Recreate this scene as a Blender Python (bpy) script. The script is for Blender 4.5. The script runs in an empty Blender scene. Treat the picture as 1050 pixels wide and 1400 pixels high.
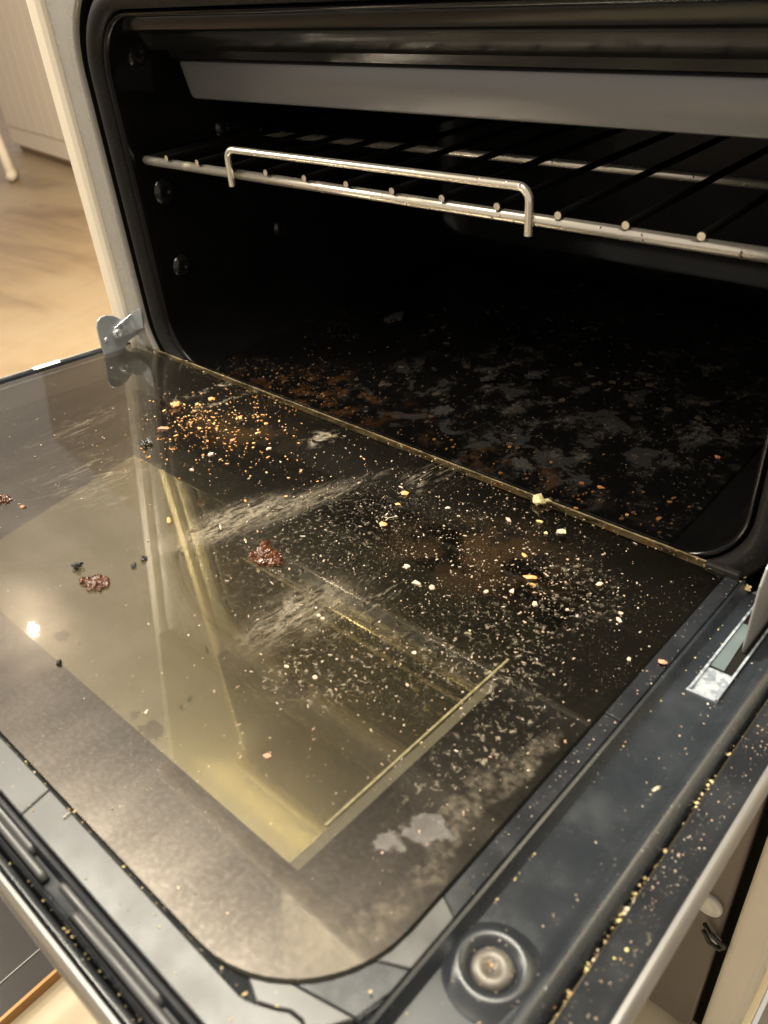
import bpy, math, random
from mathutils import Vector, Matrix
random.seed(7)
S = bpy.context.scene
C = S.collection

# ------------------------------------------------------------------ camera, world, lamps, exposure
cd = bpy.data.cameras.new('camera'); cam = bpy.data.objects.new('camera', cd); C.objects.link(cam)
cam.location = (0.317546, -0.324910, 0.258132)
cam.rotation_euler = (0.956499, 0.070820, 0.726810)
cd.sensor_fit = 'VERTICAL'; cd.sensor_height = 36.0; cd.sensor_width = 27.0
cd.lens = 36.0 * 1094.98 / 1400.0
cd.clip_start = 0.01; cd.clip_end = 60
cd.dof.use_dof = True; cd.dof.focus_distance = 0.47; cd.dof.aperture_fstop = 13.0
S.camera = cam
W = bpy.data.worlds.new('World'); S.world = W; W.use_nodes = True
bg = W.node_tree.nodes['Background']
bg.inputs[0].default_value = (1.0, 0.89, 0.77, 1); bg.inputs[1].default_value = 0.32
S.view_settings.view_transform = 'Standard'; S.view_settings.look = 'None'
S.view_settings.exposure = 1.0; S.view_settings.gamma = 1.0

def area_lamp(name, loc, target, size, power, col):
    l = bpy.data.lights.new(name, 'AREA'); l.shape = 'RECTANGLE'; l.size = size[0]; l.size_y = size[1]
    l.energy = power; l.color = col
    o = bpy.data.objects.new(name, l); C.objects.link(o); o.location = loc
    o.rotation_euler = (Vector(target) - Vector(loc)).to_track_quat('-Z', 'Y').to_euler(); return o
area_lamp('ceiling_lamp', (-0.1, -0.9, 2.1), (0.0, -0.1, 0.0), (0.9, 0.9), 16, (1.0, 0.88, 0.73))
area_lamp('wall_fill_lamp', (-0.3, -0.02, 1.25), (-0.3, 0.62, 0.95), (1.3, 0.15), 92, (1.0, 0.94, 0.78))  # unseen lamp added to brighten the back wall mirrored in the glass
area_lamp('side_fill_lamp', (-1.5, -0.75, 1.05), (-0.2, -0.1, 0.1), (0.35, 0.35), 13, (1.0, 0.88, 0.72))  # unseen lamp added at the left to brighten the side panel bevel
pl = bpy.data.lights.new('kitchen_spot', 'SPOT'); pl.energy = 0.30; pl.shadow_soft_size = 0.0045; pl.color = (1.0, 0.87, 0.68)
pl.spot_size = math.radians(6.6); pl.spot_blend = 1.0
plo = bpy.data.objects.new('kitchen_spot', pl); C.objects.link(plo); plo.location = (-0.451, -0.065, 0.357)
plo.rotation_euler = (Vector((0.006, -0.250, 0.020)) - Vector(plo.location)).to_track_quat('-Z', 'Y').to_euler()

# ------------------------------------------------------------------ mesh helpers
class MB:
    def __init__(s): s.v = []; s.f = []; s.mi = []
    def add(s, vs, fs, m=0):
        n = len(s.v); s.v += [tuple(p) for p in vs]; s.f += [tuple(i + n for i in f) for f in fs]; s.mi += [m] * len(fs)
    def box(s, a, b, m=0):
        x0, y0, z0 = a; x1, y1, z1 = b
        s.add([(x0,y0,z0),(x1,y0,z0),(x1,y1,z0),(x0,y1,z0),(x0,y0,z1),(x1,y0,z1),(x1,y1,z1),(x0,y1,z1)],
              [(0,3,2,1),(4,5,6,7),(0,1,5,4),(1,2,6,5),(2,3,7,6),(3,0,4,7)], m)
    def prism(s, poly, z0, z1, m=0):            # polygon in xy, ccw
        n = len(poly)
        s.add([(x, y, z0) for x, y in poly] + [(x, y, z1) for x, y in poly],
              [tuple(range(n - 1, -1, -1)), tuple(range(n, 2 * n))] + [(i, (i + 1) % n, n + (i + 1) % n, n + i) for i in range(n)], m)
    def tube(s, pts, r, n=10, cap=True, m=0):
        pts = [Vector(p) for p in pts]; rings = []
        up = None
        for i, p in enumerate(pts):
            t = (pts[min(i + 1, len(pts) - 1)] - pts[max(i - 1, 0)]).normalized()
            if up is None: up = t.orthogonal().normalized()
            up = (up - t * up.dot(t)).normalized(); sd = t.cross(up)
            rings.append([p + (up * math.cos(2 * math.pi * k / n) + sd * math.sin(2 * math.pi * k / n)) * r for k in range(n)])
        vs = [v for rg in rings for v in rg]; fs = []
        for i in range(len(pts) - 1):
            for k in range(n): fs.append((i*n+k, i*n+(k+1)%n, (i+1)*n+(k+1)%n, (i+1)*n+k))
        if cap: fs += [tuple(range(n - 1, -1, -1)), tuple((len(pts)-1)*n + k for k in range(n))]
        s.add(vs, fs, m)
    def lathe(s, prof, n=24, m=0, M=None):      # profile (r, z)
        vs = [(r * math.cos(2*math.pi*k/n), r * math.sin(2*math.pi*k/n), z) for r, z in prof for k in range(n)]
        if M: vs = [M @ Vector(p) for p in vs]
        fs = []
        for i in range(len(prof) - 1):
            for k in range(n): fs.append((i*n+k, i*n+(k+1)%n, (i+1)*n+(k+1)%n, (i+1)*n+k))
        if prof[-1][0] > 0: fs.append(tuple((len(prof)-1)*n + k for k in range(n)))
        s.add(vs, fs, m)
    def grid(s, rows, closed=False, m=0, flip=False):
        n = len(rows[0]); vs = [p for r in rows for p in r]; fs = []
        for i in range(len(rows) - 1):
            for k in range(n if closed else n - 1):
                f = (i*n+k, i*n+(k+1)%n, (i+1)*n+(k+1)%n, (i+1)*n+k)
                fs.append(f[::-1] if flip else f)
        s.add(vs, fs, m)
    def build(s, name, mats, parent=None, smooth=False, bevel=0, seg=2, auto=None):
        me = bpy.data.meshes.new(name); me.from_pydata(s.v, [], s.f)
        for m in (mats if isinstance(mats, (list, tuple)) else [mats]): me.materials.append(m)
        me.polygons.foreach_set('material_index', s.mi)
        if smooth: me.polygons.foreach_set('use_smooth', [True] * len(s.f))
        me.update()
        if auto is not None:
            me.polygons.foreach_set('use_smooth', [True] * len(s.f)); me.set_sharp_from_angle(angle=math.radians(auto))
        o = bpy.data.objects.new(name, me); C.objects.link(o)
        if parent: o.parent = parent
        if bevel:
            b = o.modifiers.new('bevel', 'BEVEL'); b.width = bevel; b.segments = seg; b.limit_method = 'ANGLE'; b.angle_limit = math.radians(40)
        return o
def empty(name, loc=(0, 0, 0)):
    o = bpy.data.objects.new(name, None); C.objects.link(o); o.location = loc; o.empty_display_size = 0.05; return o
def tag(o, label=None, cat=None, group=None, kind=None):
    if label: o['label'] = label
    if cat: o['category'] = cat
    if group: o['group'] = group
    if kind: o['kind'] = kind
    return o
def rrect(x0, x1, y0, y1, r, n=10):              # rounded rectangle, ccw
    P = []
    for cx, cy, a in ((x1-r, y0+r, -90), (x1-r, y1-r, 0), (x0+r, y1-r, 90), (x0+r, y0+r, 180)):
        for k in range(n + 1):
            t = math.radians(a + 90 * k / n); P.append((cx + r*math.cos(t), cy + r*math.sin(t)))
    return P

# ------------------------------------------------------------------ node helpers / materials
class NT:
    def __init__(s, name):
        s.m = bpy.data.materials.new(name); s.m.use_nodes = True; s.t = s.m.node_tree; s.t.nodes.clear()
        s.out = s.n('ShaderNodeOutputMaterial')
    def n(s, typ, **kw):
        nd = s.t.nodes.new(typ)
        for k, v in kw.items(): setattr(nd, k, v)
        return nd
    def put(s, sock, val):
        if isinstance(val, bpy.types.NodeSocket): s.t.links.new(val, sock)
        elif isinstance(val, (tuple, list)) and len(val) == 3 and sock.type == 'RGBA': sock.default_value = (*val, 1)
        else: sock.default_value = val
    def math(s, op, a, b=None, c=None, clamp=False):
        nd = s.n('ShaderNodeMath', operation=op, use_clamp=clamp); s.put(nd.inputs[0], a)
        if b is not None: s.put(nd.inputs[1], b)
        if c is not None: s.put(nd.inputs[2], c)
        return nd.outputs[0]
    def vmath(s, op, a, b=None):
        nd = s.n('ShaderNodeVectorMath', operation=op); s.put(nd.inputs[0], a)
        if b is not None: s.put(nd.inputs[1], b)
        return nd.outputs['Value'] if op in ('LENGTH', 'DOT_PRODUCT') else nd.outputs[0]
    def mapr(s, v, a, b, c=0.0, d=1.0, smooth=True):
        nd = s.n('ShaderNodeMapRange', interpolation_type='SMOOTHSTEP' if smooth else 'LINEAR')
        for i, x in enumerate((v, a, b, c, d)): s.put(nd.inputs[i], x)
        return nd.outputs[0]
    def coord(s): return s.n('ShaderNodeTexCoord').outputs['Object']
    def mapping(s, v, loc=(0,0,0), rot=(0,0,0), sc=(1,1,1)):
        nd = s.n('ShaderNodeMapping'); s.put(nd.inputs[0], v); nd.inputs[1].default_value = loc; nd.inputs[2].default_value = rot; nd.inputs[3].default_value = sc
        return nd.outputs[0]
    def noise(s, v, scale, detail=4, rough=0.55, dist=0.0):
        nd = s.n('ShaderNodeTexNoise'); s.put(nd.inputs['Vector'], v); nd.inputs['Scale'].default_value = scale
        nd.inputs['Detail'].default_value = detail; nd.inputs['Roughness'].default_value = rough; nd.inputs['Distortion'].default_value = dist
        return nd.outputs[0]
    def voro(s, v, scale, out='Distance', rnd=1.0):
        nd = s.n('ShaderNodeTexVoronoi'); s.put(nd.inputs['Vector'], v); nd.inputs['Scale'].default_value = scale; nd.inputs['Randomness'].default_value = rnd
        return nd.outputs[out]
    def mix(s, f, a, b):
        nd = s.n('ShaderNodeMix', data_type='RGBA'); s.put(nd.inputs[0], f); s.put(nd.inputs[6], a); s.put(nd.inputs[7], b); return nd.outputs[2]
    def bump(s, h, strength=0.3, dist=0.001):
        nd = s.n('ShaderNodeBump'); s.put(nd.inputs['Height'], h); nd.inputs['Strength'].default_value = strength; nd.inputs['Distance'].default_value = dist
        return nd.outputs[0]
    def bsdf(s, **kw):
        nd = s.n('ShaderNodeBsdfPrincipled')
        names = dict(col='Base Color', rough='Roughness', metal='Metallic', ior='IOR', normal='Normal', spec='Specular IOR Level', coat='Coat Weight', coatr='Coat Roughness', trans='Transmission Weight', sss='Subsurface Weight', alpha='Alpha')
        for k, v in kw.items(): s.put(nd.inputs[names[k]], v)
        return nd.outputs[0]
    def mixsh(s, f, a, b):
        nd = s.n('ShaderNodeMixShader'); s.put(nd.inputs[0], f); s.put(nd.inputs[1], a); s.put(nd.inputs[2], b); return nd.outputs[0]
    def done(s, sh): s.t.links.new(sh, s.out.inputs[0]); return s.m
    def ellipse(s, co, cx, cy, rx, ry, ang=0.0, soft=0.5):   # soft mask on the surface, object coordinates
        v = s.n('ShaderNodeVectorMath', operation='SUBTRACT'); s.put(v.inputs[0], co); v.inputs[1].default_value = (cx, cy, 0)
        m = s.mapping(v.outputs[0], rot=(0, 0, -ang), sc=(1, 1, 0)); m = s.mapping(m, sc=(1/rx, 1/ry, 0))
        return s.mapr(s.vmath('LENGTH', m), 1.0, 1.0 - soft)
    def ramp(s, v, stops):
        nd = s.n('ShaderNodeValToRGB'); s.put(nd.inputs[0], v); e = nd.color_ramp.elements
        while len(e) < len(stops): e.new(0.5)
        for el, (p, c) in zip(e, stops): el.position = p; el.color = (*c, 1)
        return nd.outputs[0]

def mat_simple(name, col, rough=0.4, metal=0.0, var=0.0, vscale=40, bump=0.0, bscale=300, ior=1.5, rvar=0.0):
    t = NT(name); co = t.coord(); c = col
    if var: c = t.mix(t.noise(co, vscale, 5), tuple(x*(1-var) for x in col), tuple(min(1, x*(1+var)) for x in col))
    kw = dict(col=c, rough=rough, metal=metal, ior=ior)
    if rvar: kw['rough'] = t.mapr(t.noise(co, vscale*1.7, 5), 0.3, 0.7, rough-rvar, rough+rvar)
    if bump: kw['normal'] = t.bump(t.noise(co, bscale, 4), bump)
    return t.done(t.bsdf(**kw))

M_white = mat_simple('cream_enamel', (0.72, 0.66, 0.53), 0.32, 0, 0.06, 14, 0.04, 60)
M_frame = mat_simple('grey_enamel', (0.27, 0.26, 0.235), 0.3, 0, 0.15, 30, 0.08, 120, rvar=0.1)
def m_gasket():
    t = NT('oven_seal_rubber'); co = t.coord()
    n = t.noise(co, 90, 6, 0.6); sp = t.mapr(t.noise(co, 900, 3), 0.62, 0.72)
    c = t.mix(n, (0.0045, 0.0043, 0.0041), (0.013, 0.0118, 0.0105)); c = t.mix(t.math('MULTIPLY', sp, 0.3), c, (0.2, 0.17, 0.12))
    return t.done(t.bsdf(col=c, rough=0.5, ior=1.28, normal=t.bump(n, 0.15)))
M_gasket = m_gasket()
def m_cavity():
    t = NT('black_oven_enamel'); co = t.coord()
    n = t.noise(co, 22, 6, 0.6)
    return t.done(t.bsdf(col=t.mix(n, (0.0025, 0.0025, 0.0026), (0.007, 0.0066, 0.0063)), ior=1.33, rough=t.mapr(n, 0.35, 0.7, 0.10, 0.26), normal=t.bump(t.noise(co, 14, 2), 0.05, 0.002)))
M_cavity = m_cavity()
M_glossy = mat_simple('glossy_black_enamel', (0.008, 0.008, 0.0078), 0.16, 0, 0.2, 20, 0.03, 60, ior=1.5)
def m_cavfloor():
    t = NT('burnt_oven_floor'); co = t.coord()
    zone = t.math('MULTIPLY', t.mapr(t.noise(co, 11, 3), 0.36, 0.58), t.ellipse(co, 0.075, 0.18, 0.20, 0.25, 0, 0.6))
    isl = t.mapr(t.noise(t.mapping(co, sc=(1, 0.75, 1)), 72, 7, 0.68, 0.3), 0.50, 0.62)            # flaked islands
    tex = t.mapr(t.noise(co, 300, 6, 0.78), 0.42, 0.66)
    flk = t.math('MULTIPLY', t.math('MULTIPLY', isl, zone), t.math('ADD', 0.08, t.math('MULTIPLY', tex, 0.92)))
    film = t.math('MULTIPLY', t.mapr(t.noise(t.mapping(co, loc=(2, 5, 0)), 34, 6, 0.65, 0.6), 0.54, 0.60), t.ellipse(co, 0.06, 0.08, 0.2, 0.13, 0, 0.6))
    spk = t.math('MULTIPLY', t.mapr(t.noise(co, 330, 4, 0.65), 0.60, 0.68), t.mapr(t.noise(co, 14, 3), 0.40, 0.6))
    brn = t.mapr(t.noise(t.mapping(co, loc=(3, 1, 0)), 70, 6, 0.7), 0.50, 0.62)
    c = t.mix(t.math('MULTIPLY', film, 0.5), (0.0028, 0.0026, 0.0024), (0.014, 0.012, 0.010))
    c = t.mix(flk, c, (0.075, 0.068, 0.056))
    c = t.mix(t.math('MULTIPLY', brn, t.ellipse(co, -0.085, 0.03, 0.12, 0.045, 0, 0.8)), c, (0.045, 0.020, 0.007))
    c = t.mix(t.math('MULTIPLY', brn, t.ellipse(co, 0.08, 0.022, 0.09, 0.020, 0, 0.8)), c, (0.040, 0.023, 0.012))
    c = t.mix(t.math('MULTIPLY', spk, 0.7), c, (0.12, 0.11, 0.09))
    return t.done(t.bsdf(col=c, rough=t.mapr(t.math('MAXIMUM', flk, film), 0, 1, 0.30, 0.75), ior=1.4, normal=t.bump(t.math('ADD', flk, t.math('MULTIPLY', spk, 0.4)), 0.4, 0.0006)))
M_cavfloor = m_cavfloor()
M_refl_panel = mat_simple('grey_reflection_metal', (0.215, 0.215, 0.22), 0.36, 0.45, 0.05, 10)  # grey stands in for a bright reflection on a glossy black panel
def m_steel():
    t = NT('chromed_steel'); co = t.coord()
    spot = t.mapr(t.noise(co, 260, 3, 0.5), 0.66, 0.72); big = t.mapr(t.noise(co, 55, 5), 0.55, 0.75)
    c = t.mix(t.math('MULTIPLY', big, 0.5), (0.82, 0.77, 0.66), (0.50, 0.41, 0.28)); c = t.mix(spot, c, (0.12, 0.05, 0.02))
    return t.done(t.bsdf(col=c, metal=t.math('SUBTRACT', 0.85, t.math('MULTIPLY', spot, 0.7)), rough=t.math('ADD', 0.24, t.math('MULTIPLY', big, 0.18)), normal=t.bump(spot, 0.3)))
M_steel = m_steel()
def m_zinc():
    t = NT('zinc_plated_steel'); co = t.coord()
    n = t.noise(co, 160, 4, 0.6, 0.5); v = t.voro(co, 260, 'Color'); sep = t.n('ShaderNodeSeparateColor'); t.put(sep.inputs[0], v)
    c = t.mix(sep.outputs[0], (0.42, 0.44, 0.46), (0.66, 0.68, 0.70)); rust = t.mapr(t.noise(co, 95, 4), 0.66, 0.74)
    c = t.mix(t.math('MULTIPLY', rust, 0.8), c, (0.30, 0.16, 0.05))
    return t.done(t.bsdf(col=c, metal=0.75, rough=t.mapr(n, 0.3, 0.7, 0.28, 0.5)))
M_zinc = m_zinc()
def m_bright():
    t = NT('spangled_zinc'); co = t.coord(); v = t.voro(t.mapping(co, sc=(1, 1, 1)), 420, 'Color'); sp = t.n('ShaderNodeSeparateColor'); t.put(sp.inputs[0], v)
    rust = t.mapr(t.noise(co, 160, 4), 0.66, 0.72)
    return t.done(t.bsdf(col=t.mix(rust, t.mix(sp.outputs[0], (0.14, 0.16, 0.19), (0.36, 0.385, 0.42)), (0.35, 0.15, 0.05)), metal=0.35, rough=0.4))
M_bright = m_bright()
M_dark_wire = mat_simple('darkened_wire_steel', (0.005, 0.0045, 0.004), 0.7, 0.0, 0.4, 120, ior=1.12)  # cavity darkness put into the colour of wires and side rails
def m_trim():
    t = NT('stained_brass_trim'); co = t.coord()
    n = t.noise(t.mapping(co, sc=(1, 4, 4)), 60, 6, 0.7)
    c = t.ramp(n, [(0.36, (0.03, 0.022, 0.014)), (0.47, (0.16, 0.12, 0.06)), (0.56, (0.30, 0.25, 0.14)), (0.66, (0.24, 0.09, 0.015))])
    return t.done(t.bsdf(col=c, rough=0.4, metal=0.35))
M_trim = m_trim()

def dirt_layer(t, co, amount=1.0):
    """fine pale specks and faint wipe marks shared by the door surfaces"""
    sp = t.mapr(t.noise(co, 700, 3, 0.5), 0.69, 0.74)
    cl = t.mapr(t.noise(co, 25, 4), 0.42, 0.62)
    return t.math('MULTIPLY', t.math('MULTIPLY', sp, cl), amount)
def m_enamel_black(name, base, rough, amount=0.6, ior=1.6, patch=None):
    t = NT(name); co = t.coord(); n = t.noise(co, 30, 6, 0.6)
    c = t.mix(n, tuple(x * 0.75 for x in base), tuple(x * 1.35 for x in base))
    d = dirt_layer(t, co, amount)
    c = t.mix(d, c, (0.42, 0.40, 0.36))
    smear = t.mapr(t.noise(t.mapping(co, sc=(60, 14, 1)), 1.0, 5, 0.6), 0.5, 0.8)
    c = t.mix(t.math('MULTIPLY', smear, 0.018), c, (0.4, 0.38, 0.34))
    return t.done(t.bsdf(col=c, rough=t.mapr(n, 0.3, 0.75, rough - 0.06, rough + 0.14), ior=ior, normal=t.bump(n, 0.04)))
M_pan = m_enamel_black('black_door_enamel', (0.013, 0.0155, 0.019), 0.26)
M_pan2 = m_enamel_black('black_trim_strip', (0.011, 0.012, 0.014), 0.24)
M_pan3 = m_enamel_black('reflection_grey_trim', (0.045, 0.044, 0.042), 0.32)  # lighter grey paints reflected tones onto the corner trim pieces
M_front = m_enamel_black('grey_front_strip', (0.05, 0.05, 0.05), 0.36, 0.4)
M_rust = mat_simple('rusty_trim', (0.09, 0.055, 0.035), 0.5, 0, 0.5, 120)
M_lip = mat_simple('bare_aluminium_edge', (0.34, 0.33, 0.32), 0.36, 0.8, 0.12, 50)
M_print = mat_simple('black_glass_print', (0.004, 0.0038, 0.0034), 0.35, 0, 0.2, 20, ior=1.2)

def m_glass():
    """tinted reflective oven glass under a film of grease, residue and wipe marks"""
    t = NT('greasy_oven_glass'); co = t.coord()
    fre = t.n('ShaderNodeFresnel'); gb = t.n('ShaderNodeNewGeometry').outputs['Backfacing']; t.put(fre.inputs[0], t.math('SUBTRACT', 1.8, t.math('MULTIPLY', gb, 1.8 - 1/1.8)))
    wav = t.noise(co, 9, 2)
    nrm = t.bump(t.noise(co, 420, 3, 0.5), 0.02, 0.0004)
    sharp = t.n('ShaderNodeBsdfGlossy'); sharp.inputs['Roughness'].default_value = 0.032; t.put(sharp.inputs['Color'], (0.95, 0.92, 0.85))
    hz = t.n('ShaderNodeBsdfGlossy'); hz.inputs['Roughness'].default_value = 0.27; t.put(hz.inputs['Color'], (0.95, 0.82, 0.71))
    t.put(hz.inputs['Normal'], nrm)
    film = t.math('ADD', t.mapr(t.noise(t.mapping(co, rot=(0, 0, 0.25), sc=(40, 9, 1)), 1.0, 6, 0.62), 0.25, 0.8, 0.04, 0.085), t.mapr(t.noise(co, 520, 3, 0.6), 0.4, 0.75, 0.0, 0.03))
    film = t.math('MULTIPLY', film, t.math('SUBTRACT', 1.0, t.math('MULTIPLY', t.ellipse(co, 0.17, -0.08, 0.20, 0.17, 0.3, 0.8), 0.65)))
    film = t.math('ADD', film, t.math('MULTIPLY', t.ellipse(co, -0.05, -0.21, 0.22, 0.15, 0.35, 0.9), t.mapr(t.noise(t.mapping(co, rot=(0, 0, -0.9), sc=(12, 30, 1)), 1.0, 5, 0.6), 0.3, 0.75, 0.03, 0.11)))
    clear = t.n('ShaderNodeBsdfTransparent'); t.put(clear.inputs[0], (0.88, 0.86, 0.80))
    sh = t.mixsh(fre.outputs[0], clear.outputs[0], sharp.outputs[0])
    sh = t.mixsh(film, sh, hz.outputs[0])
    # residue: streaks dragged along the door's depth, stains with outlines of their own
    streak = t.mapr(t.noise(t.mapping(co, rot=(0, 0, 0.10), sc=(300, 44, 1)), 1.0, 7, 0.78, 1.2), 0.50, 0.66)
    streak2 = t.mapr(t.noise(t.mapping(co, rot=(0, 0, -0.25), sc=(420, 80, 1)), 1.0, 6, 0.78, 1.4), 0.53, 0.65)
    greasy = t.math('MULTIPLY', t.mapr(t.noise(t.mapping(co, rot=(0, 0, 0.12), sc=(210, 60, 1)), 1.0, 7, 0.78, 1.6), 0.38, 0.64), t.mapr(t.noise(co, 420, 4, 0.7), 0.30, 0.55, 0.35, 1.0))
    fleck = t.mapr(t.noise(co, 330, 5, 0.7, 0.6), 0.55, 0.66)
    patch = t.mapr(t.noise(co, 110, 6, 0.72, 0.8), 0.48, 0.68)
    tot = None
    def acc(v):
        nonlocal tot
        tot = v if tot is None else t.math('MAXIMUM', tot, v)
    for (cx, d, rx, ry, a, k, src) in [
        (0.008, 0.132, 0.020, 0.060, -0.15, 0.40, greasy), (0.022, 0.100, 0.014, 0.060, -0.15, 0.30, greasy), (0.030, 0.075, 0.010, 0.060, -0.12, 0.34, streak),
        (0.094, 0.160, 0.022, 0.045, -0.05, 0.36, greasy), (0.110, 0.140, 0.022, 0.045, 0.05, 0.34, streak2),
        (-0.146, 0.020, 0.006, 0.055, -0.1, 0.55, patch), (-0.120, 0.018, 0.005, 0.05, -0.15, 0.45, patch),
        (-0.026, 0.028, 0.014, 0.020, -0.1, 0.5, patch), (0.060, 0.020, 0.02, 0.03, 0, 0.30, streak),
        (0.143, 0.170, 0.016, 0.045, 0.0, 0.45, fleck), (0.165, 0.130, 0.022, 0.05, 0.1, 0.40, fleck),
        (0.120, 0.185, 0.018, 0.030, 0.0, 0.45, fleck), (0.187, 0.120, 0.020, 0.05, 0.1, 0.40, fleck),
        (0.180, 0.065, 0.030, 0.04, 0.3, 0.30, fleck), (0.055, 0.11, 0.06, 0.09, 0.0, 0.22, fleck),
        (-0.090, 0.150, 0.055, 0.05, 0.0, 0.22, streak), (0.0, 0.25, 0.05, 0.02, 0.3, 0.2, streak2),
        (0.205, 0.170, 0.018, 0.06, -0.05, 0.40, fleck), (-0.16, 0.12, 0.03, 0.06, 0.3, 0.18, streak)]:
        acc(t.math('MULTIPLY', t.math('MULTIPLY', t.ellipse(co, cx, -d, rx, ry, a, 0.85), src), k))
    # dried splash stain near the front corner: lobed outline from distorted ellipses
    wob = t.n('ShaderNodeVectorMath', operation='ADD'); t.put(wob.inputs[0], co)
    nz = t.n('ShaderNodeTexNoise'); t.put(nz.inputs['Vector'], co); nz.inputs['Scale'].default_value = 130; nz.inputs['Detail'].default_value = 4
    ws = t.n('ShaderNodeVectorMath', operation='MULTIPLY_ADD'); t.put(ws.inputs[0], nz.outputs['Color']); ws.inputs[1].default_value = (0.016, 0.016, 0); ws.inputs[2].default_value = (-0.008, -0.008, 0)
    t.put(wob.inputs[1], ws.outputs[0]); wc = wob.outputs[0]
    st = None
    faint = None
    for (cx, d, rx, ry, a) in [(0.2042, 0.2225, 0.0060, 0.0062, 0), (0.2075, 0.2120, 0.0060, 0.0085, 0.1), (0.2130, 0.2080, 0.0070, 0.0085, 0.2)]:
        e = t.ellipse(wc, cx, -d, rx, ry, a, 0.95); st = e if st is None else t.math('ADD', st, e)
    for (cx, d, rx, ry, a) in [(0.2165, 0.2050, 0.0100, 0.018, 0.2), (0.2215, 0.2220, 0.0070, 0.018, 0), (0.2150, 0.186, 0.009, 0.026, 0.15), (0.2200, 0.243, 0.008, 0.020, -0.2), (0.2090, 0.262, 0.012, 0.008, -0.5), (0.2210, 0.165, 0.008, 0.030, 0.0)]:
        e = t.ellipse(wc, cx, -d, rx, ry, a, 0.98); faint = e if faint is None else t.math('MAXIMUM', faint, e)
    acc(t.math('MULTIPLY', t.mapr(st, 0.10, 0.55), t.mapr(t.noise(co, 160, 6, 0.6), 0.3, 0.7, 0.11, 0.20)))
    acc(t.math('MULTIPLY', t.mapr(faint, 0.05, 0.7), t.mapr(t.noise(co, 240, 6, 0.7), 0.38, 0.74, 0.01, 0.20)))
    acc(t.math('MULTIPLY', dirt_layer(t, co, 0.9), 1.0))
    dust = t.math('MULTIPLY', t.mapr(t.noise(co, 1300, 2, 0.5), 0.66, 0.72), t.mapr(t.noise(co, 38, 5, 0.65), 0.44, 0.62)); acc(t.math('MULTIPLY', t.math('MULTIPLY', dust, t.ellipse(co, 0.12, -0.10, 0.16, 0.17, 0, 0.7)), 0.55))
    # thin residue left along the rounded rim of the pane
    dif = t.n('ShaderNodeBsdfDiffuse'); t.put(dif.inputs[0], t.mix(t.mapr(st, 0.1, 0.3), t.mix(t.noise(co, 40, 3), (0.34, 0.275, 0.19), (0.47, 0.41, 0.32)), (0.50, 0.47, 0.44)))
    # burnt-on brown veil
    veil = t.n('ShaderNodeBsdfDiffuse'); t.put(veil.inputs[0], (0.020, 0.012, 0.006))
    vm = t.math('MULTIPLY', t.mapr(t.noise(co, 40, 5, 0.6), 0.4, 0.6), t.math('MAXIMUM', t.ellipse(co, -0.075, -0.055, 0.06, 0.035, 0.3, 0.9), t.ellipse(co, 0.13, -0.07, 0.07, 0.05, 0.4, 0.9)))
    sh = t.mixsh(t.math('MULTIPLY', vm, 0.75), sh, veil.outputs[0])
    sh = t.mixsh(tot, sh, dif.outputs[0])
    return t.done(sh)
M_glass = m_glass()
def m_glass_inner():
    t = NT('clear_glass_side'); a = t.n('ShaderNodeBsdfTransparent'); t.put(a.inputs[0], (0.96, 0.95, 0.92)); return t.done(a.outputs[0])
M_glass2 = m_glass_inner()
def m_outer():
    t = NT('coated_outer_glass'); co = t.coord()
    a = t.n('ShaderNodeBsdfGlossy'); a.inputs['Roughness'].default_value = 0.034; t.put(a.inputs['Color'], (1.0, 0.94, 0.62))
    c = t.n('ShaderNodeBsdfGlossy'); c.inputs['Roughness'].default_value = 0.15; t.put(c.inputs['Color'], (1.0, 0.94, 0.62))
    b = t.n('ShaderNodeBsdfDiffuse'); t.put(b.inputs[0], (0.010, 0.010, 0.007))
    return t.done(t.mixsh(0.42, b.outputs[0], t.mixsh(t.mapr(t.noise(co, 1400, 2), 0.3, 0.7, 0.14, 0.30), a.outputs[0], c.outputs[0])))
M_outer = m_outer()
M_line_strip = mat_simple('bright_line_yellow', (0.22, 0.20, 0.12), 0.5, 0.0, 0.95, 420, 0.3, 400)

def m_crumb(name, stops, rough=0.6):
    t = NT(name); g = t.n('ShaderNodeNewGeometry'); co = t.coord()
    c = t.ramp(g.outputs['Random Per Island'], stops)
    n = t.noise(co, 900, 3); c = t.mix(t.mapr(n, 0.35, 0.7), c, t.mix(0.45, c, (0.12, 0.06, 0.02)))
    return t.done(t.bsdf(col=c, rough=rough, sss=0.0))
M_cr_pale = m_crumb('pale_crumbs', [(0, (0.25, 0.18, 0.115)), (0.35, (0.35, 0.285, 0.21)), (0.6, (0.28, 0.175, 0.115)), (0.85, (0.24, 0.22, 0.195)), (0.97, (0.56, 0.48, 0.37))])
M_cr_orange = m_crumb('toasted_crumbs', [(0, (0.45, 0.17, 0.04)), (0.35, (0.58, 0.32, 0.09)), (0.6, (0.34, 0.12, 0.05)), (0.8, (0.72, 0.52, 0.22)), (1, (0.22, 0.08, 0.03))])
M_cr_yellow = m_crumb('yellow_crumbs', [(0, (0.52, 0.40, 0.15)), (0.4, (0.62, 0.52, 0.28)), (0.7, (0.36, 0.23, 0.08)), (1, (0.62, 0.58, 0.46))])
M_flake = m_crumb('burnt_flakes', [(0, (0.008, 0.007, 0.006)), (0.5, (0.024, 0.021, 0.018)), (0.8, (0.015, 0.012, 0.009)), (1, (0.05, 0.045, 0.038))], 0.65)
M_flake_o = m_crumb('orange_flakes', [(0, (0.05, 0.022, 0.007)), (0.6, (0.15, 0.062, 0.015)), (0.8, (0.28, 0.12, 0.03)), (1, (0.03, 0.016, 0.009))], 0.6)
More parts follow.
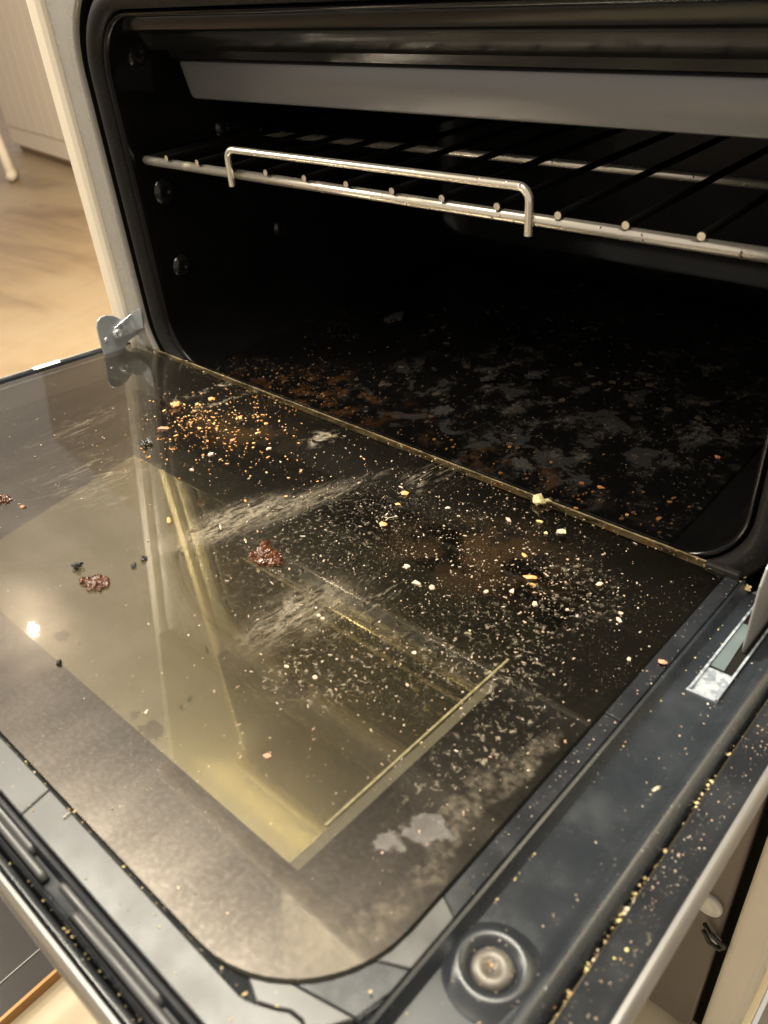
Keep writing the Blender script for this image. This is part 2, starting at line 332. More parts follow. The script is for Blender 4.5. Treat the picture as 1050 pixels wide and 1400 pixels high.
def m_one(name, col, rough=0.5, dark=0.5, sc=700):
    t = NT(name); co = t.coord(); n = t.noise(co, sc, 4, 0.65)
    return t.done(t.bsdf(col=t.mix(t.mapr(n, 0.35, 0.7), col, tuple(x*dark for x in col)), rough=rough, normal=t.bump(n, 0.7, 0.0005)))
CM = dict(pale_dim=m_one('grey_flake_crust', (0.026, 0.023, 0.019), 0.7, 0.35, 400), orange=m_one('orange_crumb_crust', (0.54, 0.26, 0.08)), red=m_one('red_crumb_crust', (0.55, 0.22, 0.13)), yellow=m_one('yellow_crumb_crust', (0.60, 0.48, 0.20)),
          pale=m_one('pale_crumb_crust', (0.46, 0.39, 0.28)), pink=m_one('pinkish_crumb_crust', (0.64, 0.42, 0.30)), black=m_one('black_crumb_crust', (0.015, 0.014, 0.014), 0.25),
          cheese=m_one('dried_cheese', (0.70, 0.58, 0.30), 0.4), caramel=m_one('burnt_sugar', (0.085, 0.030, 0.012), 0.10, 0.3, 500), straw=m_one('dry_straw', (0.62, 0.48, 0.26), 0.6), brown=m_one('brown_flake_crust', (0.26, 0.11, 0.04)))

def m_wood(name, a, b, sc, ax=1):
    t = NT(name); co = t.coord(); s = (sc, sc*0.12, 1) if ax == 1 else (sc*0.12, sc, 1)
    n = t.noise(t.mapping(co, sc=s), 1.0, 6, 0.6, 1.2); w = t.n('ShaderNodeTexWave'); t.put(w.inputs['Vector'], t.mapping(co, sc=s)); w.inputs['Scale'].default_value = 0.6; w.inputs['Distortion'].default_value = 9; w.inputs['Detail'].default_value = 3
    f = t.math('ADD', t.math('MULTIPLY', n, 0.65), t.math('MULTIPLY', w.outputs['Fac'], 0.35))
    return t.done(t.bsdf(col=t.mix(t.mapr(f, 0.3, 0.75), a, b), rough=0.35))
M_floor = m_wood('pale_wood_floor', (0.60, 0.50, 0.33), (0.72, 0.63, 0.45), 14)
def m_hall():
    t = NT('brown_wood_floor'); co = t.coord()
    n = t.noise(t.mapping(co, rot=(0, 0, 1.35), sc=(0.9, 6.0, 1)), 1.0, 7, 0.62, 0.6); p = t.noise(co, 1.6, 5, 0.6)
    c = t.mix(t.mapr(n, 0.32, 0.68), (0.30, 0.205, 0.11), (0.15, 0.095, 0.05)); c = t.mix(t.mapr(p, 0.42, 0.66), c, (0.30, 0.22, 0.13))
    br = t.n('ShaderNodeTexBrick'); t.put(br.inputs['Vector'], t.mapping(co, rot=(0, 0, 1.35))); br.inputs['Scale'].default_value = 1.0; br.inputs['Brick Width'].default_value = 1.3; br.inputs['Row Height'].default_value = 0.16; br.inputs['Mortar Size'].default_value = 0.006; t.put(br.inputs['Color1'], (1, 1, 1)); t.put(br.inputs['Color2'], (0.8, 0.8, 0.8)); t.put(br.inputs['Mortar'], (0.35, 0.35, 0.35))
    mx = t.n('ShaderNodeMix', data_type='RGBA', blend_type='MULTIPLY'); mx.inputs[0].default_value = 0.10; t.put(mx.inputs[6], c); t.put(mx.inputs[7], br.outputs[0])
    return t.done(t.bsdf(col=mx.outputs[2], rough=0.42))
M_hall = m_hall()
M_mat = mat_simple('dark_polished_board', (0.035, 0.03, 0.026), 0.22, 0, 0.5, 9, 0.05, 40)
M_bronze = mat_simple('bronze_edging', (0.36, 0.20, 0.08), 0.35, 0.6)
M_wall = mat_simple('white_painted_panel', (0.62, 0.52, 0.40), 0.6, 0, 0.05, 3)
M_drawer = mat_simple('bronze_brown_enamel', (0.15, 0.125, 0.10), 0.25, 0, 0.15, 10, 0.03, 30)
M_dark = mat_simple('dark_gap', (0.006, 0.0055, 0.0045), 0.7, ior=1.2)
M_plastic = mat_simple('white_plastic', (0.66, 0.64, 0.56), 0.3)
M_blackp = mat_simple('black_painted_metal', (0.02, 0.018, 0.016), 0.25)
M_paper = mat_simple('white_label_paper', (0.78, 0.76, 0.70), 0.5)

# ================================================================== SETTING
FZ = -0.45
mb = MB(); mb.box((-0.95, -4, FZ - 0.05), (0.308, 6, FZ))
tag(mb.build('floor', M_floor), kind='structure')
mb = MB(); mb.box((0.312, -4, FZ - 0.05), (4, 6, FZ - 0.001))
tag(mb.build('tile_floor', mat_simple('grey_brown_tile', (0.20, 0.175, 0.15), 0.5, 0, 0.55, 26)), kind='structure')
mb = MB(); mb.box((-9, -4, FZ - 0.05), (-0.955, 6, FZ - 0.004))
tag(mb.build('hall_floor', M_hall), kind='structure')

mb = MB(); mb.box((-0.85, 0.62, FZ), (2.2, 0.70, 2.4))
tag(mb.build('back_wall', M_white), 'cream kitchen wall standing right behind the oven', 'wall')

# board lying on the floor under the front of the door
board = empty('floor_board', (-0.152, 0, FZ)); tag(board, 'dark polished board with a thin bronze edge lying on the pale wood floor', 'board')
mb = MB(); mb.box((-1.2, -0.9, 0.0), (-0.0032, -0.10, 0.010)); mb.build('panel', M_mat, board, bevel=0.001)
mb = MB(); mb.box((-0.003, -0.9, 0.0), (0.0, -0.10, 0.0115)); mb.build('edging', M_bronze, board)
mb = MB(); mb.tube([(-0.030, -0.9, 0.0105), (-0.030, -0.10, 0.0105)], 0.0006, 6); mb.build('inlay_line', M_lip, board)

# white cabinet in the background on the left
cab = empty('white_cabinet', (-3.6, 1.60, FZ)); cab.rotation_euler = (0, 0, math.atan2(-0.073, 0.465)); tag(cab, 'white painted cabinet standing far back on the brown floor at left', 'cabinet')
mb = MB(); mb.box((-0.45, 0.0, 0.03), (2.6, 0.5, 2.2)); mb.build('body', M_wall, cab, bevel=0.01)
mb = MB(); mb.box((-0.44, 0.03, 0.0), (2.55, 0.45, 0.03)); mb.build('plinth', mat_simple('brown_plinth', (0.22, 0.13, 0.06), 0.5), cab)
for k in range(26):
    mb = MB(); mb.box((-0.43 + k*0.115, -0.006, 0.12), (-0.43 + k*0.115 + 0.112, -0.004, 2.15)); mb.build('slat', M_wall, cab, bevel=0.002, seg=1)
chair = empty('furniture_leg', (-3.38, 1.33, FZ)); tag(chair, 'thin bent pale furniture leg on the brown floor in front of the white cabinet', 'furniture leg')
mb = MB(); mb.tube([(-0.16, 0.02, 0.42), (-0.10, 0.01, 0.26), (-0.04, 0.0, 0.10), (0.0, -0.01, 0.004)], 0.022, 8); mb.build('shaft', M_wall, chair, smooth=True)
mb = MB(); mb.tube([(-0.03, 0.02, 0.02), (0.05, -0.04, 0.02)], 0.02, 8); mb.build('foot', M_wall, chair, smooth=True)

# ================================================================== OVEN
oven = empty('oven', (0, 0.0, 0)); tag(oven, 'white freestanding oven with its greasy glass door hanging open', 'oven')
XL, XR = -0.2304, 0.2304; ZB, ZT = -0.006, 0.2345; RC = 0.036
def loop(o, y, n=10):                     # rounded opening outline grown outwards by o
    return [(x, y, z) for x, z in rrect(XL - o, XR + o, ZB - o, ZT + o, max(RC + o * 0.9, 0.004), n)]
# outer body
mb = MB(); mb.box((-0.3020, -0.004, -0.44), (-0.2800, 0.56, 0.495)); mb.build('side_panel', M_white, oven, bevel=0.0060, seg=2)
mb = MB(); mb.box((0.2815, -0.004, -0.44), (0.3030, 0.56, 0.495)); mb.build('side_panel', M_white, oven, bevel=0.004, seg=3)
mb = MB(); mb.box((-0.2795, -0.012, 0.300), (0.2810, 0.05, 0.495)); mb.build('upper_front', M_print, oven, bevel=0.004)
mb = MB(); mb.box((-0.303, -0.02, 0.4955), (0.304, 0.56, 0.515)); mb.build('hob', M_white, oven, bevel=0.006)
# front frame face with the opening: rings
mb = MB()
outer = []
ins = loop(0.0285, 0.0)
x0, x1, z0, z1 = -0.2790, 0.2810, -0.040, 0.2995
for (x, y, z) in ins:                     # project outline to the outer rectangle
    cx, cz = 0.0, (ZB + ZT) / 2; dx, dz = x - cx, z - cz
    k = min((x1 if dx > 0 else -x0) / abs(dx) if dx else 9e9, ((z1 - cz) if dz > 0 else (cz - z0)) / abs(dz) if dz else 9e9)
    outer.append((cx + dx * k, 0.0, cz + dz * k))
rows = [[(x, 0.03, z) for x, y, z in outer], outer, loop(0.0285, 0.0), loop(0.0272, -0.0011), loop(0.0262, -0.0009), loop(0.0253, 0.0002), loop(0.0250, 0.0020), loop(0.0249, 0.0026)]
mb.grid(rows, True); mb.build('front_frame', M_frame, oven, auto=50)
mb = MB(); mb.grid([loop(0.0250, 0.0025), loop(0.0246, 0.0180), loop(0.0020, 0.0180)], True); mb.build('seal_groove', M_dark, oven)
# seal
mb = MB(); rows = []
for k in range(13):
    a = math.radians(205 - 230 * k / 12); rows.append(loop(0.0108 - 0.0074 * math.cos(a), 0.0065 - 0.0070 * math.sin(a)))
mb.grid(rows, True); mb.build('door_seal', M_gasket, oven, smooth=True)
# cavity
mb = MB(); rows = [loop(0.0032, 0.013), loop(0.0028, 0.006), loop(0.0016, 0.0042), loop(0.0, 0.0046), loop(-0.0010, 0.0070), loop(-0.0004, 0.012), loop(0.0, 0.03), loop(0.0, 0.340), loop(-0.004, 0.352), loop(-0.014, 0.3585), loop(-0.03, 0.36)]
mb.grid(rows, True); mb.add(loop(-0.03, 0.36), [tuple(range(44))]); mb.build('cavity', M_cavity, oven, auto=60)
mb = MB()
mb.box((-0.196, 0.0075, -0.0075), (0.196, 0.338, -0.0048)); mb.build('cavity_floor', M_cavfloor, oven, bevel=0.001)
# embossed bosses on the left wall
for y, z, r in ((0.029, 0.1205, 0.0098), (0.030, 0.064, 0.0090), (0.1365, 0.066, 0.0085), (0.030, 0.2120, 0.010), (0.0931, 0.153, 0.008)):
    mb = MB(); mb.lathe([(r, -0.001), (r*0.95, 0.0008), (r*0.7, 0.0026), (r*0.35, 0.0032), (r*0.22, 0.0026), (0.0001, 0.0016)], 20, 0, Matrix.Translation((XL, y, z)) @ Matrix.Rotation(math.radians(90), 4, 'Y'))
    mb.build('wall_boss', M_glossy, oven, smooth=True)
# header under the roof; grey panel shaped and coloured as a reflection on black
mb = MB(); prof = [(0.0135, 0.2335), (0.0135, 0.2312), (0.0150, 0.2262), (0.0185, 0.2235), (0.026, 0.2225), (0.030, 0.2155), (0.033, 0.2125), (0.046, 0.2115), (0.048, 0.2060), (0.070, 0.2055), (0.08, 0.233)]
mb.grid([[(x, y, z) for y, z in prof] for x in (-0.216, 0.216)], False, flip=True); mb.build('roof_header', M_glossy, oven, auto=35)
mb = MB(); prof = [(0.060, 0.2045), (0.0530, 0.2044), (0.0508, 0.2036), (0.0502, 0.2020), (0.0512, 0.1830), (0.0522, 0.1812), (0.0545, 0.1803), (0.075, 0.1800), (0.09, 0.19)]
def xl(z): return -0.2150 + (0.2036 - z) * 0.26
mb.grid([[(xl(z), y + 0.010, z) for y, z in prof], [(xl(z) + 0.0015, y + 0.002, z) for y, z in prof], [(xl(z) + 0.005, y, z) for y, z in prof], [(0.21, y, z) for y, z in prof]], False, flip=True)
mb.build('reflection_panel', M_refl_panel, oven, auto=35)
mb = MB(); mb.grid([[(x, y + 0.013, z * 1.0) for y, z in prof] for x in (-0.2300, 0.2300)], False, flip=True); mb.build('panel_backing', M_cavity, oven, auto=35)

# lower front seen past the right edge of the door
mb = MB(); mb.box((-0.2795, 0.002, -0.435), (0.2745, 0.03, -0.044)); mb.build('drawer_front', M_drawer, oven, bevel=0.002)
mb = MB(); mb.box((-0.2795, 0.0125, -0.44), (0.2812, 0.05, -0.0405)); mb.build('drawer_recess', M_dark, oven)
mb = MB(); mb.lathe([(0.009, 0), (0.0095, 0.0015), (0.009, 0.0035), (0.0065, 0.0045), (0.0060, 0.0035), (0.003, 0.0045), (0.0001, 0.0050)], 24, 0, Matrix.Translation((0.2625, 0.002, -0.266)) @ Matrix.Rotation(math.radians(90), 4, 'X'))
mb.build('bumper', M_plastic, oven, smooth=True)
latch = MB(); latch.tube([(0.2640, -0.001, -0.2870), (0.2700, -0.006, -0.2850), (0.2765, -0.006, -0.2885), (0.2795, -0.002, -0.2960), (0.2770, -0.001, -0.3040), (0.2700, -0.004, -0.2985), (0.2650, -0.003, -0.2915)], 0.0016, 8)
lo = latch.build('latch', M_blackp, oven, smooth=True)
mb = MB(); mb.lathe([(0.0032, 0), (0.0032, 0.002), (0.0020, 0.003), (0.0001, 0.0022)], 16, 0, Matrix.Translation((0.2735, -0.001, -0.2940)) @ Matrix.Rotation(math.radians(90), 4, 'X')); mb.build('screw', M_zinc, lo, smooth=True)

# ------------------------------------------------------------------ the door (local: x, -depth, height above the glass)
TILT = -0.08171
GL, GR, GF = -0.277, 0.2285, 0.2835
def D(x, d, h=0.0): return (x, -d, h)
# pan: profile swept round left side, front and right side
def upath(l, r, f, rad, n=10):            # from rear right, round the front, to rear left
    P = [(r, 0.004)]
    for k in range(n + 1):
        a = math.radians(90 * k / n); P.append((r - rad + rad*math.cos(a), f - rad + rad*math.sin(a)))
    for k in range(n + 1):
        a = math.radians(90 + 90 * k / n); P.append((l + rad + rad*math.cos(a), f - rad + rad*math.sin(a)))
    P.append((l, 0.004)); return P
prof = [ # (left x, right x, front d, radius, h)
    (-0.270, 0.2200, 0.262, 0.020, -0.0052), (-0.2785, 0.2345, 0.296, 0.030, -0.0046), (-0.2798, 0.2362, 0.2968, 0.030, -0.0040), (-0.2803, 0.2368, 0.2975, 0.030, -0.0008),
    (-0.2808, 0.2376, 0.2985, 0.030, 0.0006), (-0.2813, 0.2386, 0.2993, 0.030, 0.0002), (-0.2818, 0.2396, 0.2998, 0.030, -0.0030), (-0.2822, 0.2410, 0.3002, 0.030, -0.0052),
    (-0.2862, 0.2600, 0.3040, 0.036, -0.0060), (-0.2872, 0.2626, 0.3048, 0.036, -0.0052), (-0.2880, 0.2650, 0.3052, 0.036, -0.0022), (-0.2886, 0.2668, 0.3056, 0.036, -0.0014), (-0.2894, 0.2690, 0.3060, 0.036, -0.0022),
    (-0.2905, 0.2712, 0.3063, 0.036, -0.0056), (-0.2912, 0.2722, 0.3065, 0.036, -0.0110)]
mb = MB(); mb.grid([[D(x, d, p[4]) for x, d in upath(*p[:4])] for p in prof], False, flip=False)
door = mb.build('door', M_pan, oven, auto=45); door.rotation_euler = (TILT, 0, 0); door['label'] = 'open door with black enamel rim'
# outer strip and bare metal edge
prof = [(-0.2918, 0.2730, 0.3068, 0.037, -0.0130), (-0.2922, 0.2734, 0.3072, 0.037, -0.0070), (-0.2935, 0.2750, 0.3080, 0.037, -0.0062), (-0.2985, 0.2832, 0.3095, 0.037, -0.0062), (-0.2992, 0.2842, 0.3102, 0.037, -0.0052), (-0.3002, 0.2856, 0.3110, 0.037, -0.0044)]
mb = MB(); mb.grid([[D(x, d, p[4]) for x, d in upath(*p[:4])] for p in prof]); mb.build('outer_strip', M_pan2, door, auto=45)
prof = [(-0.3004, 0.2857, 0.3112, 0.037, -0.0044), (-0.3016, 0.2872, 0.3124, 0.037, -0.0042), (-0.3028, 0.2886, 0.3135, 0.037, -0.0056), (-0.3030, 0.2889, 0.3138, 0.037, -0.0160), (-0.3022, 0.2880, 0.3128, 0.037, -0.0168), (-0.2900, 0.2780, 0.305, 0.037, -0.0170)]
mb = MB(); mb.grid([[D(x, d, p[4]) for x, d in upath(*p[:4])] for p in prof]); mb.build('metal_edge', M_lip, door, auto=45)
# glass pane with rounded front corners
def pane_poly(l, r, f, b, rad, n=12):
    P = [(l, -b)]
    for k in range(n + 1):
        a = math.radians(180 + 90 * k / n); P.append((l + rad + rad*math.cos(a), -(f - rad) + rad*math.sin(a)))
    for k in range(n + 1):
        a = math.radians(270 + 90 * k / n); P.append((r - rad + rad*math.cos(a), -(f - rad) + rad*math.sin(a)))
    P.append((r, -b)); return P
pp = pane_poly(GL, GR, GF, 0.0012, 0.044); n = len(pp)
mb = MB(); mb.add([(x, y, -0.0036) for x, y in pp] + [(x, y, 0.0) for x, y in pp], [tuple(range(n-1, -1, -1))] + [(i, (i+1) % n, n+(i+1) % n, n+i) for i in range(n)], 1)
mb.add([(x, y, 0.0) for x, y in pp], [tuple(range(n))], 0)
mb.build('inner_glass', [M_glass, M_glass2], door)
# printed border under the pane, open in the window
wl, wr, wf, wb = -0.2355, 0.1875, 0.2470, 0.0535
wi = [(wl, -wf), (wr, -wf), (wr, -wb), (wl, -wb)]
mb = MB()
mb.box((GL + .0006, -wf, -0.0046), (wl, -0.0020, -0.0040)); mb.box((wr, -wf, -0.0046), (GR - .0006, -0.0020, -0.0040)); mb.box((wl, -wb, -0.0046), (wr, -0.0020, -0.0040))
fp = [(x, y) for x, y in pane_poly(GL + .0006, GR - .0006, GF - .0006, 0.0020, 0.0436) if y < -wf]
arcx = GR - .0006 - 0.0436 + math.sqrt(max(0, 0.0436**2 - (wf - (GF - .0006 - 0.0436))**2))
mb.prism([(GL + .0006 + (GR - .0006 - arcx), -wf)] + fp + [(arcx, -wf)], -0.0046, -0.0040)
mb.build('printed_border', M_print, door)
liner = mat_simple('dull_liner_metal', (0.05, 0.047, 0.038), 0.4, 0.4, 0.2, 40)
mb = MB(); mb.box((-0.2745, -0.2870, -0.075), (-0.2735, -0.0045, -0.0048)); mb.box((0.2238, -0.2870, -0.075), (0.2248, -0.0045, -0.0048))
mb.box((-0.2734, -0.0058, -0.075), (0.2237, -0.0048, -0.0048)); mb.box((-0.2734, -0.2870, -0.075), (0.2237, -0.2860, -0.0048)); mb.build('door_liner', liner, door)
mb = MB(); mb.box((0.1805, -0.2460, -0.0105), (0.1870, -0.1300, -0.0090)); mb.build('under_glass_strip', mat_simple('dull_yellow_strip', (0.055, 0.05, 0.032), 0.6, 0, 0.4, 90), door)
mb = MB(); mb.box((0.1790, -0.2270, -0.0090), (0.1800, -0.1150, -0.0080)); mb.build('bright_line_strip', M_line_strip, door)  # added strips draw the hazy bright line along the window's right side
# outer pane behind it, hung slightly out of parallel
OT = 0.012 - TILT
mb = MB(); mb.box((-0.272, -0.284, -0.004), (0.222, -0.007, 0.0)); op = mb.build('outer_glass', M_outer, door); op.location = (0, 0, -0.035); op.rotation_euler = (OT, 0, 0)

# front strip with a shaped inner edge, joints and rear trim
def strip(name, poly, h0, h1, m, bev=0.0004):
    mb = MB(); mb.prism([(x, -d) for x, d in poly], h0, h1); return mb.build(name, m, door, bevel=bev, seg=1)
strip('front_strip', [(-0.270, 0.2845), (-0.270, 0.2965), (0.1010, 0.2965), (0.0985, 0.2845)], -0.0042, -0.0012, M_front)
strip('front_strip', [(0.0988, 0.2845), (0.1013, 0.2965), (0.2145, 0.2965), (0.2290, 0.2880), (0.2262, 0.2800), (0.2228, 0.2785), (0.2186, 0.2790), (0.2150, 0.2812), (0.2097, 0.2838), (0.2049, 0.2852)], -0.0042, -0.0014, M_front)
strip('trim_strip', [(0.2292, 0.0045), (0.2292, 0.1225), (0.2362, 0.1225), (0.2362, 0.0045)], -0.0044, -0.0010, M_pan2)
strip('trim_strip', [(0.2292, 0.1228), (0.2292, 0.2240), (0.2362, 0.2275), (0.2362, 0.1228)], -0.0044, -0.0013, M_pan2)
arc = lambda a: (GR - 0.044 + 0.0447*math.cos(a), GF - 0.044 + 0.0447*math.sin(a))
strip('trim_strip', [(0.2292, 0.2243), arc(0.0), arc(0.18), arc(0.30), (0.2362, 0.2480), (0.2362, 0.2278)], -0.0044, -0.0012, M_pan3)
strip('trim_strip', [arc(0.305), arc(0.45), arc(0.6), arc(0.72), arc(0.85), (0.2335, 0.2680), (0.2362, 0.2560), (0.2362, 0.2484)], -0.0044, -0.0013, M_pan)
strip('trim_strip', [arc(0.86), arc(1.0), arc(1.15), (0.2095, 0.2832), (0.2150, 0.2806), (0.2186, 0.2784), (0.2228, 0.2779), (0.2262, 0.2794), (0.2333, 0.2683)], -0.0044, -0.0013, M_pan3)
mb = MB(); mb.box((-0.262, -0.0010, -0.004), (0.2180, 0.0002, 0.0003)); mb.build('rear_trim', M_trim, door, bevel=0.0004)
mb = MB(); mb.box((0.2185, -0.0040, -0.004), (0.2350, 0.0008, 0.0016)); mb.build('end_cap', M_blackp, door, bevel=0.0008)
# pressed vent ribs along the front
for row, d, x0 in ((0, 0.3000, 0.1335), (1, 0.3028, 0.1455)):
    for s_, e_ in ((-0.07, x0 - 0.018), (x0, x0 + 0.055)):
        mb = MB(); mb.tube([D(s_, d, -0.0056), D(s_ + .002, d, -0.0042), D(e_ - .002, d, -0.0042), D(e_, d, -0.0056)], 0.0016, 10); mb.build('vent_rib', M_front, door, smooth=True)
# embossed screw
sx, sd = 0.2528, 0.2312
mb = MB(); mb.lathe([(0.0160, -0.0062), (0.0148, -0.0052), (0.0128, -0.0044), (0.0112, -0.0022), (0.0098, -0.0016), (0.0082, -0.0024), (0.0070, -0.0048), (0.0064, -0.0052)], 40, 0, Matrix.Translation((sx, -sd, 0.0)))
boss = mb.build('screw_boss', M_pan, door, smooth=True)
mb = MB(); mb.lathe([(0.0063, -0.0056), (0.0062, -0.0040), (0.0055, -0.0031), (0.0042, -0.0028), (0.0030, -0.0028), (0.0020, -0.0038), (0.0001, -0.0046)], 30, 0, Matrix.Translation((sx, -sd, 0.0)))
mb.build('screw', mat_simple('dull_screw_steel', (0.12, 0.11, 0.095), 0.46, 0.5, 0.5, 260), boss, smooth=True)
# white sticker on the left rim
mb = MB(); mb.prism([(-0.3000, -0.0830), (-0.2910, -0.0850), (-0.2905, -0.0630), (-0.3000, -0.0600)], -0.0040, -0.0034); mb.build('sticker', M_paper, door)

# hinges
def ribbon(mb, pts2, x0, x1): # polygon in (y,z), extruded in x
    n = len(pts2); mb.add([(x0, y, z) for y, z in pts2] + [(x1, y, z) for y, z in pts2], [tuple(range(n)), tuple(range(2*n-1, n-1, -1))] + [(i, n+i, n+(i+1) % n, (i+1) % n) for i in range(n)])
M_hinge = mat_simple('blue_grey_zinc', (0.36, 0.385, 0.41), 0.4, 0.6, 0.2, 60)
hinge = MB(); ribbon(hinge, [(-0.0325, -0.004), (-0.0345, 0.0090), (-0.0338, 0.0260), (-0.0318, 0.0305), (-0.0280, 0.0328), (-0.0231, 0.0327), (-0.0170, 0.0303), (-0.0107, 0.0247), (-0.0050, 0.0235), (0.000, 0.0235), (0.000, 0.0080), (-0.0106, 0.0050), (-0.0200, -0.004)], -0.2735, -0.2720)
hp = hinge.build('hinge', M_hinge, oven, bevel=0.0006); hp['label'] = 'left hinge with bent plate and riveted arm'
mb = MB(); ribbon(mb, [(-0.0223, 0.0148), (-0.0226, 0.0180), (-0.0200, 0.0208), (-0.0150, 0.0229), (-0.002, 0.0272), (-0.0012, 0.0272), (-0.0012, 0.0120), (-0.0100, 0.0116), (-0.0170, 0.0116), (-0.0210, 0.0128)], -0.2712, -0.2700); mb.build('hinge_arm', M_zinc, hp, bevel=0.0004)
mb = MB(); mb.prism([(-0.2718, 0.0268), (-0.2718, 0.0115), (-0.2566, 0.0180), (-0.2540, 0.0310), (-0.2556, 0.0338), (-0.2590, 0.0335)], 0.0009, 0.0022); br = mb.build('hinge_bracket', M_hinge, hp, bevel=0.0004); br.rotation_euler = (math.radians(90), 0, 0)
mb = MB(); mb.lathe([(0.0036, 0), (0.0036, 0.0012), (0.0026, 0.0020), (0.0021, 0.0015), (0.0001, 0.0012)], 20, 0, Matrix.Translation((-0.2700, -0.0185, 0.0160)) @ Matrix.Rotation(math.radians(90), 4, 'Y')); mb.build('rivet', M_zinc, hp, smooth=True)
mb = MB(); mb.lathe([(0.0016, 0), (0.0014, 0.0009), (0.0001, 0.0011)], 14, 0, Matrix.Translation((-0.2720, -0.0290, 0.0140)) @ Matrix.Rotation(math.radians(90), 4, 'Y')); mb.build('rivet', M_zinc, hp, smooth=True)
# right hinge: slot liner let into the rim, blade and arm
mb = MB(); mb.prism([(0.2463, -0.0860), (0.2590, -0.0850), (0.2560, -0.0500), (0.2490, -0.0520), (0.2475, -0.0600), (0.2488, -0.0615), (0.2475, -0.0690)][:2] + [(0.2583, -0.0665), (0.2480, -0.0672)], -0.0058, -0.0048)
hr = mb.build('hinge', M_bright, oven); hr.rotation_euler = (TILT, 0, 0); hr['label'] = 'right hinge let into the door rim'
mb = MB(); mb.box((0.2480, -0.0668, -0.0056), (0.2580, -0.0040, -0.0050)); mb.build('slot', M_dark, hr)
mb = MB()
mb.box((0.2470, -0.0850, -0.0050), (0.2480, -0.0040, -0.0036)); mb.box((0.2580, -0.0850, -0.0050), (0.2589, -0.0040, -0.0036)); mb.build('slot_edge', M_bright, hr)
mb = MB(); mb.prism([(0.2482, -0.0660), (0.2540, -0.0660), (0.2525, -0.0350), (0.2500, -0.030), (0.2482, -0.030)], -0.0050, -0.0044); mb.build('slot_blade', mat_simple('blue_grey_steel', (0.13, 0.16, 0.165), 0.4, 0.5, 0.2, 80), hr)
mb = MB(); ribbon(mb, [(-0.0443, -0.0060), (-0.0490, -0.0010), (-0.0505, 0.0060), (-0.0498, 0.0240), (-0.0488, 0.0360), (-0.0455, 0.0435), (-0.0380, 0.0465), (0.002, 0.0400), (0.002, 0.0060), (-0.0091, -0.0034)], 0.2548, 0.2560)
ha = mb.build('hinge_arm', mat_simple('dull_zinc', (0.36, 0.36, 0.34), 0.42, 0.5, 0.15, 70), hr, bevel=0.0005); ha.rotation_euler = (-TILT, 0, 0)

# ================================================================== OVEN RACK
ry, rz = 0.015, 0.1458
rack = empty('oven_rack', (0, ry, rz)); tag(rack, 'chromed wire rack with a raised front handle, slid into the black oven cavity', 'oven rack')
mb = MB(); mb.tube([(-0.2235, 0, 0), (0.2235, 0, 0)], 0.0030, 14); mb.build('front_rail', M_steel, rack, smooth=True)
mb = MB(); mb.tube([(-0.2235, 0.109, -0.0008), (0.2235, 0.109, -0.0008)], 0.0026, 12); mb.build('cross_rail', M_steel, rack, smooth=True)
mb = MB(); mb.tube([(-0.2235, 0.310, -0.0008), (0.2235, 0.310, -0.0008)], 0.0026, 12); mb.build('cross_rail', M_steel, rack, smooth=True)
for sx_ in (-0.2255, 0.2255):
    mb = MB(); mb.tube([(sx_, -0.001, 0), (sx_, 0.312, 0)], 0.0026, 10); mb.build('side_rail', M_dark_wire, rack, smooth=True)
mb = MB(); mb.tube([(0, -0.0035, 0), (0, 0.315, 0)], 0.00185, 10); wmesh = None
for k in range(12):
    x = -0.1928 + 0.0344 * k
    if wmesh is None:
        o = mb.build('wire', [M_dark_wire, M_steel], rack, auto=50); wmesh = o.data
        for p_ in wmesh.polygons: p_.material_index = 1 if len(p_.vertices) > 4 else 0
    else:
        o = bpy.data.objects.new('wire', wmesh); C.objects.link(o); o.parent = rack
    o.location = (x, 0, 0.0046)
hx0, hx1, hz, hb = -0.1222, 0.1022, 0.0160, -0.0062
pts = [(hx0, -0.0052, hb), (hx0, -0.0052, 0.0075)]
for k in range(1, 7):
    a = math.radians(180 - 90*k/6); pts.append((hx0 + 0.0065 + 0.0065*math.cos(a), -0.0052, hz - 0.0065 + 0.0065*math.sin(a)))
pts.append((0.0, -0.0056, hz + 0.0001))
for k in range(0, 7):
    a = math.radians(90 - 90*k/6); pts.append((hx1 - 0.0065 + 0.0065*math.cos(a), -0.0052, hz - 0.0065 + 0.0065*math.sin(a)))
pts += [(hx1, -0.0052, 0.006), (hx1, -0.0052, hb)]
mb = MB(); mb.tube(pts, 0.0021, 12); mb.build('handle', M_steel, rack, auto=60)

# ================================================================== CRUMBS AND RESIDUE
PHI = (1 + 5 ** 0.5) / 2
ICO = [Vector(v).normalized() for v in [(-1,PHI,0),(1,PHI,0),(-1,-PHI,0),(1,-PHI,0),(0,-1,PHI),(0,1,PHI),(0,-1,-PHI),(0,1,-PHI),(PHI,0,-1),(PHI,0,1),(-PHI,0,-1),(-PHI,0,1)]]
ICF = [(0,11,5),(0,5,1),(0,1,7),(0,7,10),(0,10,11),(1,5,9),(5,11,4),(11,10,2),(10,7,6),(7,1,8),(3,9,4),(3,4,2),(3,2,6),(3,6,8),(3,8,9),(4,9,5),(2,4,11),(6,2,10),(8,6,7),(9,8,1)]
OCT = [Vector(v) for v in [(1,0,0),(-1,0,0),(0,1,0),(0,-1,0),(0,0,1),(0,0,-1)]]; OCF = [(0,2,4),(2,1,4),(1,3,4),(3,0,4),(2,0,5),(1,2,5),(3,1,5),(0,3,5)]
